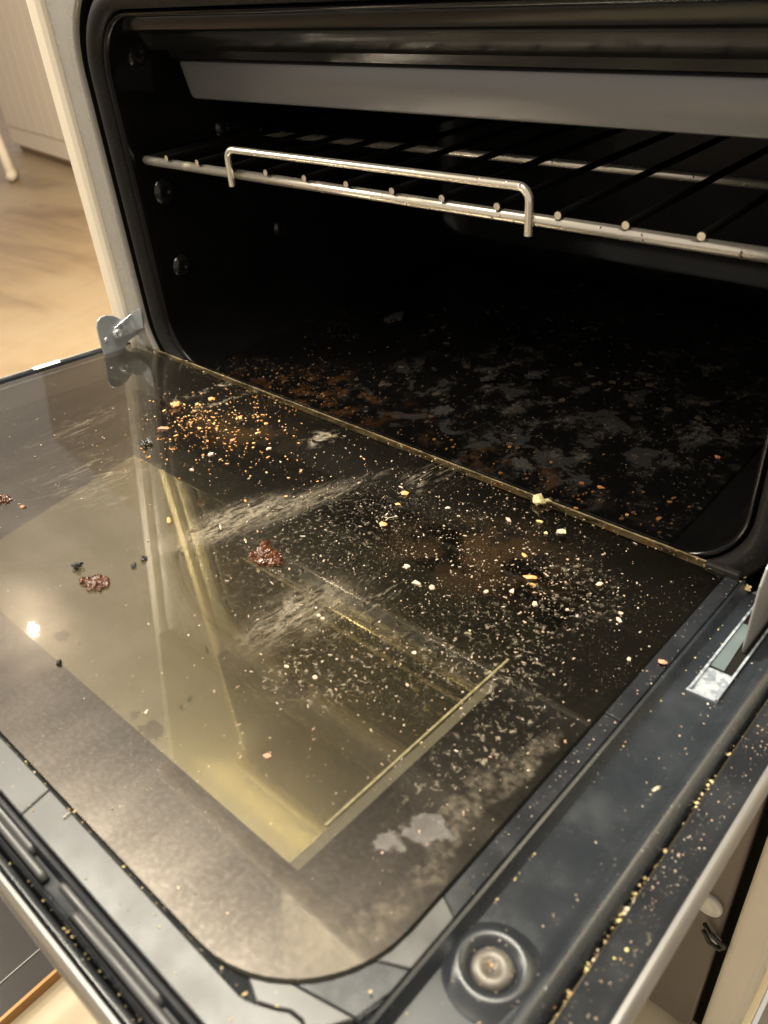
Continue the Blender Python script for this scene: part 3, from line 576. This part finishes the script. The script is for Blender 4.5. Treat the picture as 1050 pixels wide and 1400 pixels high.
def blob(mb, c, s, rng, flat=0.6, tiny=False, m=0, el=1.0):
    V, F = (OCT, OCF) if tiny else (ICO, ICF)
    a = rng.uniform(0, 6.283); ca, sa = math.cos(a), math.sin(a); kx = rng.uniform(0.7, 1.4) * el; ky = rng.uniform(0.6, 1.1); kz = flat * rng.uniform(0.6, 1.2)
    vs = []
    for v in V:
        j = rng.uniform(0.55, 1.35); x, y, z = v.x*kx*s*j, v.y*ky*s*j, v.z*kz*s*j
        vs.append((c[0] + x*ca - y*sa, c[1] + x*sa + y*ca, c[2] + max(z, -s*kz*0.6) + s*kz*0.55))
    mb.add(vs, F, m)
def to_world(x, d, h): # door plane to world
    ct, s_ = math.cos(TILT), math.sin(TILT); return (x, -d*ct - h*s_, -d*s_ + h*ct)
def size(rng, a, b): return a + (b - a) * rng.random() ** 3.4
def stuff(name, label, cat, mat, parts):
    o = parts.build(name, mat); o.rotation_euler = (TILT, 0, 0); tag(o, label, cat, kind='stuff'); return o
def cluster(mb, rng, cx, cd_, sx, sdd, n, a, b, h=0.0002, ang=0.0, flat=0.5, lim=(-0.274, 0.2275, 0.0045, 0.281)):
    k = 0; tries = 0
    while k < n and tries < n * 8:
        tries += 1
        u, v = rng.gauss(0, 1) * sx, rng.gauss(0, 1) * sdd
        x = cx + u*math.cos(ang) - v*math.sin(ang); d = cd_ + u*math.sin(ang) + v*math.cos(ang)
        if not (lim[0] < x < lim[1] and lim[2] < d < lim[3]): continue
        s = size(rng, a, b); blob(mb, (x, -d, h), s, rng, flat, tiny=s < 0.00030, el=rng.choice((1, 1, 1.4, 2.0))); k += 1
R = random.Random(11)
mb = MB()
cluster(mb, R, -0.085, 0.062, 0.028, 0.026, 620, 0.00007, 0.0009)
for _ in range(16): cluster(mb, R, R.gauss(-0.09, 0.025), R.gauss(0.062, 0.02), 0.003, 0.0025, R.randint(8, 26), 0.00007, 0.0006)
cluster(mb, R, -0.125, 0.060, 0.018, 0.010, 160, 0.00018, 0.0008)
cluster(mb, R, -0.110, 0.016, 0.03, 0.010, 110, 0.00015, 0.0007)
cluster(mb, R, -0.040, 0.075, 0.03, 0.025, 110, 0.0002, 0.0009)
stuff('toasted_crumbs', 'orange toasted crumbs scattered over the rear left of the door glass', 'crumbs', M_cr_orange, mb)
mb = MB()
cluster(mb, R, 0.120, 0.070, 0.046, 0.036, 1250, 0.00007, 0.0005)
cluster(mb, R, 0.165, 0.065, 0.030, 0.030, 320, 0.00008, 0.0007)
for _ in range(40): cluster(mb, R, R.uniform(0.02, 0.21), R.uniform(0.03, 0.2), 0.003, 0.003, R.randint(6, 20), 0.00007, 0.0005)
cluster(mb, R, 0.060, 0.050, 0.050, 0.030, 260, 0.00015, 0.0007)
cluster(mb, R, 0.125, 0.165, 0.028, 0.032, 500, 0.00008, 0.0006)
cluster(mb, R, 0.185, 0.120, 0.022, 0.05, 420, 0.00008, 0.0006)
cluster(mb, R, 0.020, 0.090, 0.040, 0.050, 200, 0.00014, 0.0007)
cluster(mb, R, 0.08, 0.10, 0.10, 0.08, 900, 0.00007, 0.0004)
cluster(mb, R, -0.14, 0.12, 0.06, 0.06, 110, 0.00015, 0.0006)
cluster(mb, R, 0.17, 0.23, 0.04, 0.03, 70, 0.00015, 0.0005)
stuff('pale_crumbs', 'pale fine crumbs strewn over the middle and right of the door glass', 'crumbs', M_cr_pale, mb)
# crumbs along the hinge line, in the rim grooves and on the rim
mb = MB()
for k in range(170):
    x = R.uniform(-0.26, 0.22); blob(mb, (x, -abs(R.gauss(0.0055, 0.003)), 0.0003), size(R, 0.0002, 0.0007), R)
for k in range(26): blob(mb, (R.uniform(-0.26, 0.215), -R.uniform(0.0005, 0.0025), 0.0006), size(R, 0.0003, 0.0008), R)
stuff('hinge_line_crumbs', 'small yellow crumbs lodged along the rear trim of the open door', 'crumbs', M_cr_yellow, mb)
mb = MB()
for k in range(75):
    d = R.choice((R.uniform(0.006, 0.27), R.gauss(0.09, 0.02), R.gauss(0.2, 0.02))); blob(mb, (0.2412 + R.gauss(0, 0.0004), -d, -0.0054), size(R, 0.00015, 0.0006), R)
for k in range(12): blob(mb, (0.2405 + R.gauss(0, 0.0006), -R.uniform(0.003, 0.009), -0.003), R.uniform(0.0006, 0.0012), R)
stuff('ridge_crumbs', 'tiny yellow crumbs in a line beside the inner ridge of the right rim', 'crumbs', M_cr_yellow, mb)
mb = MB()
for k in range(110):
    d = R.choice((R.uniform(0.01, 0.27), R.gauss(0.12, 0.015), R.gauss(0.19, 0.012), R.gauss(0.23, 0.015))); blob(mb, (0.2726 + R.gauss(0, 0.0004), -d, -0.0080), size(R, 0.0002, 0.0009), R)
stuff('groove_crumbs', 'yellow crumbs filling the dark groove outside the right rim', 'crumbs', M_cr_yellow, mb)
mb = MB()
for k in range(520):
    d = R.uniform(0.01, 0.28); blob(mb, (R.uniform(0.2745, 0.283), -d, -0.0062), size(R, 0.00010, 0.00048), R)
for k in range(420):
    d = R.uniform(0.05, 0.27); blob(mb, (R.uniform(0.242, 0.262), -d, -0.0060), size(R, 0.00012, 0.00055), R)
for k in range(90):
    d = R.uniform(0.01, 0.22); blob(mb, (R.uniform(0.2294, 0.236), -d, -0.0010), size(R, 0.00012, 0.0005), R)
for k in range(60):
    blob(mb, (R.uniform(0.2435, 0.2475), -R.uniform(0.005, 0.09), -0.0056), size(R, 0.00012, 0.0005), R)
for k in range(40): blob(mb, (sx + R.gauss(0, 0.006), -sd + R.gauss(0, 0.006), -0.0026), size(R, 0.0002, 0.0007), R)
stuff('rim_crumbs', 'tiny pale specks scattered on the flat black right rim', 'crumbs', M_cr_pale, mb)
mb = MB()
for k in range(30):
    x = R.uniform(0.06, 0.205); blob(mb, (x, -0.2842 - R.gauss(0, 0.0003), -0.0020), size(R, 0.0002, 0.0007), R)
for k in range(60):
    x = R.uniform(0.08, 0.22); blob(mb, (x, -0.3065 - R.gauss(0, 0.0008), -0.0062), size(R, 0.0002, 0.0006), R)
for k in range(40): blob(mb, (R.uniform(0.05, 0.22), -R.uniform(0.2855, 0.296), -0.0013), size(R, 0.00012, 0.00045), R)
stuff('front_groove_crumbs', 'crumbs caught in the groove along the front edge of the door', 'crumbs', M_cr_yellow, mb)
# flakes and crumbs on the oven floor
def flake(mb, c, s, rng, th=0.0003, tiltk=0.12):
    n = rng.randint(5, 8) if s < 0.005 else 26; a0 = rng.uniform(0, 6.28); el = rng.uniform(0.5, 1.0); rot = rng.uniform(0, 6.28); tx, ty = rng.gauss(0, tiltk), rng.gauss(0, tiltk)
    top = []; bot = []
    for i in range(n):
        a = a0 + 6.283 * i / n; r = s * rng.uniform(0.6, 1.15); x, y = r*math.cos(a), r*math.sin(a)*el
        x, y = x*math.cos(rot) - y*math.sin(rot), x*math.sin(rot) + y*math.cos(rot); z = max(x*tx + y*ty, -0.0002) + th
        top.append((c[0]+x, c[1]+y, c[2]+z+th)); bot.append((c[0]+x, c[1]+y, c[2]+z-th*0.6))
    mb.add(bot + top, [tuple(range(n-1, -1, -1)), tuple(range(n, 2*n))] + [(i, (i+1) % n, n+(i+1) % n, n+i) for i in range(n)])
FL = -0.0048
mb = MB(); cents = [(R.uniform(-0.07, 0.18), R.uniform(0.04, 0.32), R.uniform(0.012, 0.035)) for _ in range(34)]
for k in range(300):
    cx, cy, cs = R.choice(cents); x, y = R.gauss(cx, cs), R.gauss(cy, cs*0.8)
    if -0.19 < x < 0.19 and 0.012 < y < 0.33: flake(mb, (x, y, FL), size(R, 0.0004, 0.0040), R, th=0.00015, tiltk=0.05)
tag(mb.build('burnt_flakes', M_flake), 'grey burnt flakes spread over the floor of the black oven cavity', 'flakes', kind='stuff')
mb = MB()
for k in range(170):
    x, y = R.gauss(-0.10, 0.04), 0.012 + abs(R.gauss(0.0, 0.030))
    if -0.19 < x < 0.19 and y < 0.2: (flake if R.random() < 0.6 else blob)(mb, (x, y, FL), size(R, 0.0003, 0.0018), R)
for k in range(110):
    x, y = R.uniform(0.0, 0.19), 0.012 + abs(R.gauss(0, 0.02)); flake(mb, (x, y, FL), size(R, 0.0004, 0.0020), R)
tag(mb.build('orange_flakes', M_flake_o), 'orange brown crumbs lying just inside the oven behind the door trim', 'flakes', kind='stuff')
mb = MB()
for k in range(220):
    x, y = R.uniform(-0.17, 0.19), R.uniform(0.01, 0.24); blob(mb, (x, y, FL), size(R, 0.00015, 0.0006), R, tiny=True)
tag(mb.build('floor_specks', M_cr_pale), 'tiny pale specks dotted across the dark oven floor', 'specks', kind='stuff')

# individual crumbs and spills that stand out
def single(name, cat, label, mat, x, d, s, h=0.0, kind='blob', flat=0.6, el=1.0, world=None, seed=0, group=None):
    rng = random.Random(seed + int(abs(x) * 1e5) + int(abs(d) * 1e4)); m = MB(); s *= 1.0 if kind in ('cluster', 'lump') else 0.72
    if kind == 'blob': blob(m, (0, 0, 0), s, rng, flat, el=el)
    elif kind == 'flake': flake(m, (0, 0, 0), s, rng, s * 0.16, 0.15)
    elif kind == 'cluster':               # bubbly burnt splash
        for i in range(95):
            r = s * math.sqrt(rng.random()); a = rng.uniform(0, 6.28); r *= 1 + 0.10*math.sin(3*a + x*900); blob(m, (r*math.cos(a)*1.1, r*math.sin(a)*0.8, 0), s * (0.09 + 0.20*rng.random()**1.6), rng, 0.95)
        blob(m, (0, 0, -s*0.05), s*0.9, rng, 0.10)
    elif kind == 'lump':
        for i in range(9): blob(m, (rng.gauss(0, s*0.4), rng.gauss(0, s*0.45), rng.uniform(0, s*0.5)), s * rng.uniform(0.4, 0.7), rng, 0.8)
    o = m.build(name, mat, smooth=kind in ('cluster', 'lump'))
    if kind in ('cluster', 'lump') and s > 0.0025:
        rm = o.modifiers.new('fuse', 'REMESH'); rm.mode = 'VOXEL'; rm.voxel_size = s * 0.032; rm.use_smooth_shade = True
    if world: o.location = world
    else: o.location = to_world(x, d, h); o.rotation_euler = (TILT, 0, 0)
    tag(o, label, cat, group); return o

single('burnt_splash', 'burnt splash', 'round brown bubbly burnt splash on the pale hazy left of the glass', CM['caramel'], 0.0032, 0.2082, 0.00736, kind='cluster', el=1)
single('burnt_splash', 'burnt splash', 'shiny brown burnt splash on the dark middle of the glass', CM['caramel'], 0.0495, 0.1404, 0.00897, kind='cluster', el=1)
single('burnt_splash', 'burnt splash', 'brown burnt splash furthest left on the hazy glass, beside a small brown flake', CM['caramel'], -0.1087, 0.1999, 0.00514, kind='cluster', el=1)
single('cheese_lump', 'food lump', 'pale yellow dried lump stuck over the brass trim of the door', CM['cheese'], 0.1269, 0.0068, 0.00484, kind='lump', el=1)
single('yellow_crumb', 'crumb', 'large yellow crumb just below the dried lump on the trim', CM['yellow'], 0.1361, 0.0228, 0.00254, kind='blob', el=1.2)
single('yellow_crumb', 'crumb', 'small bright yellow crumb between the large yellow one and the grey pale one', CM['yellow'], 0.1446, 0.0305, 0.00167, kind='blob', el=1)
single('pale_crumb', 'crumb', 'large greyish pale crumb to the right of the bright yellow crumb', CM['pale'], 0.1499, 0.0241, 0.00271, kind='blob', el=1.2)
single('orange_crumb', 'crumb', 'orange teardrop crumb alone on dark glass left of the dried lump', CM['pink'], 0.1225, 0.0324, 0.00278, kind='blob', el=1.3)
single('orange_crumb', 'crumb', 'rough orange crumb above the long tan pair on dark glass', CM['orange'], 0.1473, 0.0545, 0.00192, kind='blob', el=1.1)
single('orange_crumb', 'crumb', 'long flat orange crumb in the pale crumb field right of centre', CM['orange'], 0.1602, 0.0678, 0.00220, kind='blob', el=1.8)
single('orange_crumb', 'crumb', 'tan crumb just below the long flat orange crumb', CM['orange'], 0.1634, 0.0727, 0.00158, kind='blob', el=1.3)
single('orange_crumb', 'crumb', 'orange and white double crumb below left of the tan one', CM['pink'], 0.1592, 0.0831, 0.00173, kind='blob', el=1.6)
single('pale_crumb', 'crumb', 'wide pale crumb on grey haze below the orange crumbs', CM['pale'], 0.1726, 0.0839, 0.00203, kind='blob', el=1.3)
single('orange_crumb', 'crumb', 'tall ragged orange crumb near the right edge of the glass', CM['pink'], 0.1875, 0.0514, 0.00225, kind='blob', el=1.5)
single('pink_crumb', 'crumb', 'small pink crumb below the pale wide one', CM['pink'], 0.1857, 0.0783, 0.00134, kind='blob', el=1.2)
single('pink_crumb', 'crumb', 'upper pale pink crumb of the pair left of the right trim strip', CM['pink'], 0.2055, 0.0648, 0.00148, kind='blob', el=1.2)
single('pink_crumb', 'crumb', 'lower greyish pink crumb of the pair left of the right trim strip', CM['pink'], 0.2075, 0.0699, 0.00164, kind='blob', el=1.2)
single('pale_crumb', 'crumb', 'pale tan crumb pair lying alone below the pink pair', CM['pale'], 0.2224, 0.0899, 0.00176, kind='blob', el=1.5)
single('red_crumb', 'crumb', 'salmon red crumb sitting on the black trim strip beside the glass', CM['red'], 0.2342, 0.0832, 0.00192, kind='blob', el=1.3)
single('red_flake', 'flake', 'thin translucent red flake at the end of the bright streak near the front', CM['red'], 0.1469, 0.2243, 0.00214, kind='flake', el=1)
single('orange_crumb', 'crumb', 'fat orange crumb with a thin white thread beside it', CM['orange'], 0.0738, 0.0785, 0.00256, kind='blob', el=1.3)
single('orange_crumb', 'crumb', 'orange crumb topmost in the cluster above the white thread', CM['orange'], 0.0619, 0.0472, 0.00242, kind='blob', el=1.2)
single('yellow_crumb', 'crumb', 'golden crumb just below the topmost orange one near the white thread', CM['orange'], 0.0664, 0.0581, 0.00198, kind='blob', el=1)
single('pink_flake', 'flake', 'flat salmon flake lying in the pale crumbs at the middle of the glass', CM['pink'], 0.1085, 0.1, 0.00263, kind='flake', el=1)
single('pale_crumb', 'crumb', 'pale triangular crumb on dark glass above the middle crumb field', CM['pale'], 0.0899, 0.0433, 0.00197, kind='blob', el=1.1)
single('pink_crumb', 'crumb', 'ragged pinkish crumb below the salmon flake', CM['pink'], 0.1289, 0.1052, 0.00219, kind='blob', el=1.1)
single('pale_crumb', 'crumb', 'lilac grey crumb at the right of the ragged pinkish one', CM['pale'], 0.1501, 0.0916, 0.00213, kind='blob', el=1.2)
single('pale_stick', 'crumb', 'short white stick shaped crumb at the left of the ragged pinkish crumb', CM['pale'], 0.1209, 0.1075, 0.00219, kind='blob', el=2.0)
single('orange_crumb', 'crumb', 'round orange crumb at the rear of the toasted crumbs near the hinge line', CM['orange'], -0.0901, 0.0418, 0.00242, kind='blob', el=1.1)
single('orange_crumb', 'crumb', 'small deep orange round crumb right of the round orange one', CM['orange'], -0.0692, 0.0364, 0.00198, kind='blob', el=1)
single('orange_crumb', 'crumb', 'bright orange crumb at the top of the toasted cluster', CM['orange'], -0.1311, 0.0343, 0.00242, kind='blob', el=1.2)
single('orange_crumb', 'crumb', 'yellow orange oval crumb left of the bright orange one', CM['yellow'], -0.1301, 0.0467, 0.00242, kind='blob', el=1.4)
single('orange_crumb', 'crumb', 'big orange crust heap on the grey smear at the cluster edge', CM['orange'], -0.1404, 0.0585, 0.00352, kind='lump', el=1.2)
single('red_crumb', 'crumb', 'red and orange crumb pair at the left of the toasted cluster', CM['red'], -0.1168, 0.0849, 0.00308, kind='blob', el=1.6)
single('red_flake', 'flake', 'flat reddish flake in the dark gap below the toasted cluster', CM['red'], -0.0668, 0.0671, 0.00352, kind='flake', el=1)
single('pink_flake', 'flake', 'pale pink pointed flake right of the reddish flake', CM['pink'], -0.0404, 0.0597, 0.00264, kind='flake', el=1)
single('pink_flake', 'flake', 'wide pink flake at the upper end of the wiped streaks', CM['pink'], -0.0622, 0.0883, 0.00352, kind='flake', el=1)
single('orange_crumb', 'crumb', 'orange flake standing at the top of the grey wiped smear', CM['pink'], -0.0549, 0.1082, 0.00264, kind='flake', el=1)
single('orange_crumb', 'crumb', 'orange crumb lying on the yellow streak left of the wiped smear', CM['orange'], -0.0175, 0.1512, 0.00286, kind='blob', el=1.4)
single('black_flake', 'flake', 'black flake with a white glint beside the bright left band', CM['black'], -0.1055, 0.1062, 0.00352, kind='lump', el=1)
single('black_flake', 'flake', 'blue black curled flake just above the round burnt splash', CM['black'], -0.0158, 0.2077, 0.00305, kind='lump', el=1)
single('black_flake', 'flake', 'small black flake with a glint on the yellow band of haze', CM['black'], 0.0034, 0.1814, 0.00196, kind='lump', el=1)
single('black_flake', 'flake', 'tiny charred flake left of the glinting one on the yellow band', CM['black'], 0.0055, 0.1879, 0.00188, kind='lump', el=1)
single('black_flake', 'flake', 'charred flake on the dark border near the left lamp glint', CM['black'], 0.0422, 0.2494, 0.00173, kind='lump', el=1)
single('brown_flake', 'flake', 'small dark ring shaped flake right of the splash at the left edge', CM['brown'], -0.0919, 0.1962, 0.00220, kind='blob', el=1.5)
single('tan_flake', 'flake', 'left flake of a tan pair in the wiped streaks', CM['pale'], 0.1029, 0.1549, 0.00182, kind='flake', el=1)
single('tan_flake', 'flake', 'right flake of a tan pair in the wiped streaks', CM['pale'], 0.1057, 0.1553, 0.00216, kind='flake', el=1)
single('tan_flake', 'flake', 'tan teardrop flake below the wiped streaks', CM['pale'], 0.1169, 0.1873, 0.00165, kind='flake', el=1)
single('pink_flake', 'flake', 'pink double flake below the tan teardrop one', CM['pink'], 0.1307, 0.184, 0.00194, kind='flake', el=1)
single('pink_flake', 'flake', 'small pink sliver left of the row of specks at right of the window', CM['pink'], 0.1621, 0.1625, 0.00129, kind='flake', el=1)
single('tan_flake', 'flake', 'pale grey flake above the pink sliver', CM['pale'], 0.1517, 0.1459, 0.00169, kind='flake', el=1)
single('yellow_crumb', 'crumb', 'round yellow crumb beside a white stick in the front groove', CM['yellow'], 0.1153, 0.284, 0.00104, kind='blob', el=1)
single('yellow_crumb', 'crumb', 'yellow crumb in the straight front groove halfway to the corner', CM['yellow'], 0.1464, 0.2846, 0.00088, kind='blob', el=1.2)
single('yellow_crumb', 'crumb', 'largest yellow crumb at the bend of the front groove', CM['yellow'], 0.2065, 0.2842, 0.00100, kind='blob', el=1.1)
single('yellow_crumb', 'crumb', 'small yellow crumb past the bend of the front groove', CM['yellow'], 0.2155, 0.2807, 0.00067, kind='blob', el=1.2)
single('pink_crumb', 'crumb', 'single pink crumb on the hazy front border of the glass', CM['pink'], 0.1842, 0.2725, 0.00082, kind='blob', el=1)
single('pink_crumb', 'crumb', 'small pink crumb left of the single pink one on the front border', CM['pink'], 0.1658, 0.2774, 0.00076, kind='blob', el=1)
single('yellow_crumb', 'crumb', 'yellow crumb on the side trim near the rusty corner', CM['yellow'], 0.2323, 0.2608, 0.00073, kind='blob', el=1)
single('pale_crumb', 'crumb', 'pale crumb on the grey splash stain', CM['pink'], 0.2057, 0.2262, 0.00079, kind='blob', el=1.4)
single('yellow_crumb', 'crumb', 'yellow crumb against the right ridge beside the straw', CM['yellow'], 0.237, 0.2019, 0.00080, h=-0.005, kind='blob', el=1.1)
single('orange_crumb', 'crumb', 'upper orange crumb in the dark groove at the right edge', CM['orange'], 0.2696, 0.116, 0.00141, h=-0.007, kind='blob', el=1.1)
single('orange_crumb', 'crumb', 'lower brown orange crumb in the dark groove at the right edge', CM['orange'], 0.2705, 0.1227, 0.00139, h=-0.007, kind='blob', el=1.1)
single('pale_crumb', 'crumb', 'big round pale yellow crumb on the outer strip below right of the screw', CM['yellow'], 0.2791, 0.1996, 0.00098, h=-0.006, kind='blob', el=1.1)
single('pale_crumb', 'crumb', 'smaller pale yellow crumb left of the big one on the outer strip', CM['yellow'], 0.2776, 0.2044, 0.00077, h=-0.006, kind='blob', el=1.1)
single('orange_crumb', 'crumb', 'orange crumb low in the dark groove right of the screw', CM['orange'], 0.2711, 0.2271, 0.00087, h=-0.007, kind='blob', el=1.1)
single('yellow_crumb', 'crumb', 'fat yellow crumb in the groove above right of the screw', CM['yellow'], 0.2709, 0.1988, 0.00103, h=-0.007, kind='blob', el=1.1)
single('yellow_crumb', 'crumb', 'yellow crumb at the ridge below the joint of the trim strip', CM['yellow'], 0.2367, 0.1075, 0.00124, h=-0.005, kind='blob', el=1.1)
single('orange_crumb', 'crumb', 'orange crumb beside the ridge under the yellow one', CM['orange'], 0.2368, 0.132, 0.00099, h=-0.005, kind='blob', el=1.1)
single('yellow_crumb', 'crumb', 'upper yellow crumb heaped at the rear right corner of the door', CM['yellow'], 0.2361, -0.0025, 0.00167, h=-0.003, kind='blob', el=1.1)
single('yellow_crumb', 'crumb', 'lower yellow crumb heaped at the rear right corner of the door', CM['yellow'], 0.2366, 0.0025, 0.00164, h=-0.003, kind='blob', el=1.1)
single('white_speck', 'crumb', 'short white rod shaped speck on the flat black rim', CM['pale'], 0.2594, 0.1395, 0.00106, h=-0.006, kind='blob', el=2.2)
single('grey_drop', 'drop', 'flat grey round dried drop on the black rim above the screw', CM['pale'], 0.2459, 0.1821, 0.00124, h=-0.006, kind='flake', el=1.1)
single('yellow_crumb', 'crumb', 'golden crumb caught in the recess of the rim screw', CM['orange'], 0.2525, 0.2312, 0.00081, h=-0.003, kind='blob', el=1.1)
single('orange_flake', 'flake', 'tall orange flake on the oven floor near the right of the trim', CM['orange'], 0.1413, 0.0332, 0.00363, kind='flake', world=(0.1413, 0.0332, -0.0046))
single('orange_flake', 'flake', 'square brown flake left of the tall orange one on the oven floor', CM['brown'], 0.1303, 0.0310, 0.00278, kind='flake', world=(0.1303, 0.0310, -0.0046))
single('orange_flake', 'flake', 'red brown flake alone in the dark right half of the oven floor', CM['red'], 0.1805, 0.1018, 0.00285, kind='flake', world=(0.1805, 0.1018, -0.0046))
single('orange_flake', 'flake', 'orange sliver resting behind the brass trim right of the dried lump', CM['orange'], 0.1405, 0.0073, 0.00213, kind='flake', world=(0.1405, 0.0073, -0.0046))
single('orange_flake', 'flake', 'brown flake left of the orange sliver behind the brass trim', CM['brown'], 0.1374, 0.0157, 0.00218, kind='flake', world=(0.1374, 0.0157, -0.0046))
single('orange_flake', 'flake', 'orange crumb right of the orange sliver near the oven lip', CM['orange'], 0.1659, 0.0180, 0.00189, kind='flake', world=(0.1659, 0.0180, -0.0046))
single('grey_flake', 'flake', 'large thin grey flake at the middle of the oven floor', CM['pale_dim'], 0.0325, 0.1317, 0.01119, kind='flake', world=(0.0325, 0.1317, -0.0046))
single('grey_flake', 'flake', 'large thin grey flake behind the middle one, left of it', CM['pale_dim'], 0.0073, 0.1109, 0.00763, kind='flake', world=(0.0073, 0.1109, -0.0046))
single('grey_flake', 'flake', 'broad dull grey flake far back on the oven floor', CM['pale_dim'], -0.1278, 0.1622, 0.01292, kind='flake', world=(-0.1278, 0.1622, -0.0046))
single('grey_flake', 'flake', 'big brownish grey flake just behind the trim near the dried lump', CM['pale_dim'], 0.0936, 0.0256, 0.01148, kind='flake', world=(0.0936, 0.0256, -0.0046))
single('grey_flake', 'flake', 'brownish flake behind the trim left of the big brownish one', CM['pale_dim'], 0.0105, 0.0527, 0.01164, kind='flake', world=(0.0105, 0.0527, -0.0046))
mb = MB(); mb.tube([to_world(*p) for p in ((0.2373, 0.2014, -0.0040), (0.2361, 0.1976, -0.0030), (0.2372, 0.1937, -0.0030), (0.2388, 0.1883, -0.0025))], 0.00032, 6)
tag(mb.build('dry_stalk', CM['straw']), 'thin bent dry stalk lying across the inner ridge of the right rim', 'stalk')
mb = MB(); mb.tube([to_world(x, d, 0.0005) for x, d in ((0.0728, 0.0756), (0.0720, 0.0724), (0.0736, 0.0700), (0.0749, 0.0679))], 0.00022, 5)
tag(mb.build('white_thread', CM['pale']), 'curved white thread beside a fat orange crumb on dark glass', 'thread')
mb = MB(); mb.tube([to_world(0.1138, 0.2878, -0.0008), to_world(0.1137, 0.2848, -0.0006)], 0.0003, 6)
tag(mb.build('white_stick', CM['pale']), 'short white stick on the grey front strip beside a round yellow crumb', 'stick')
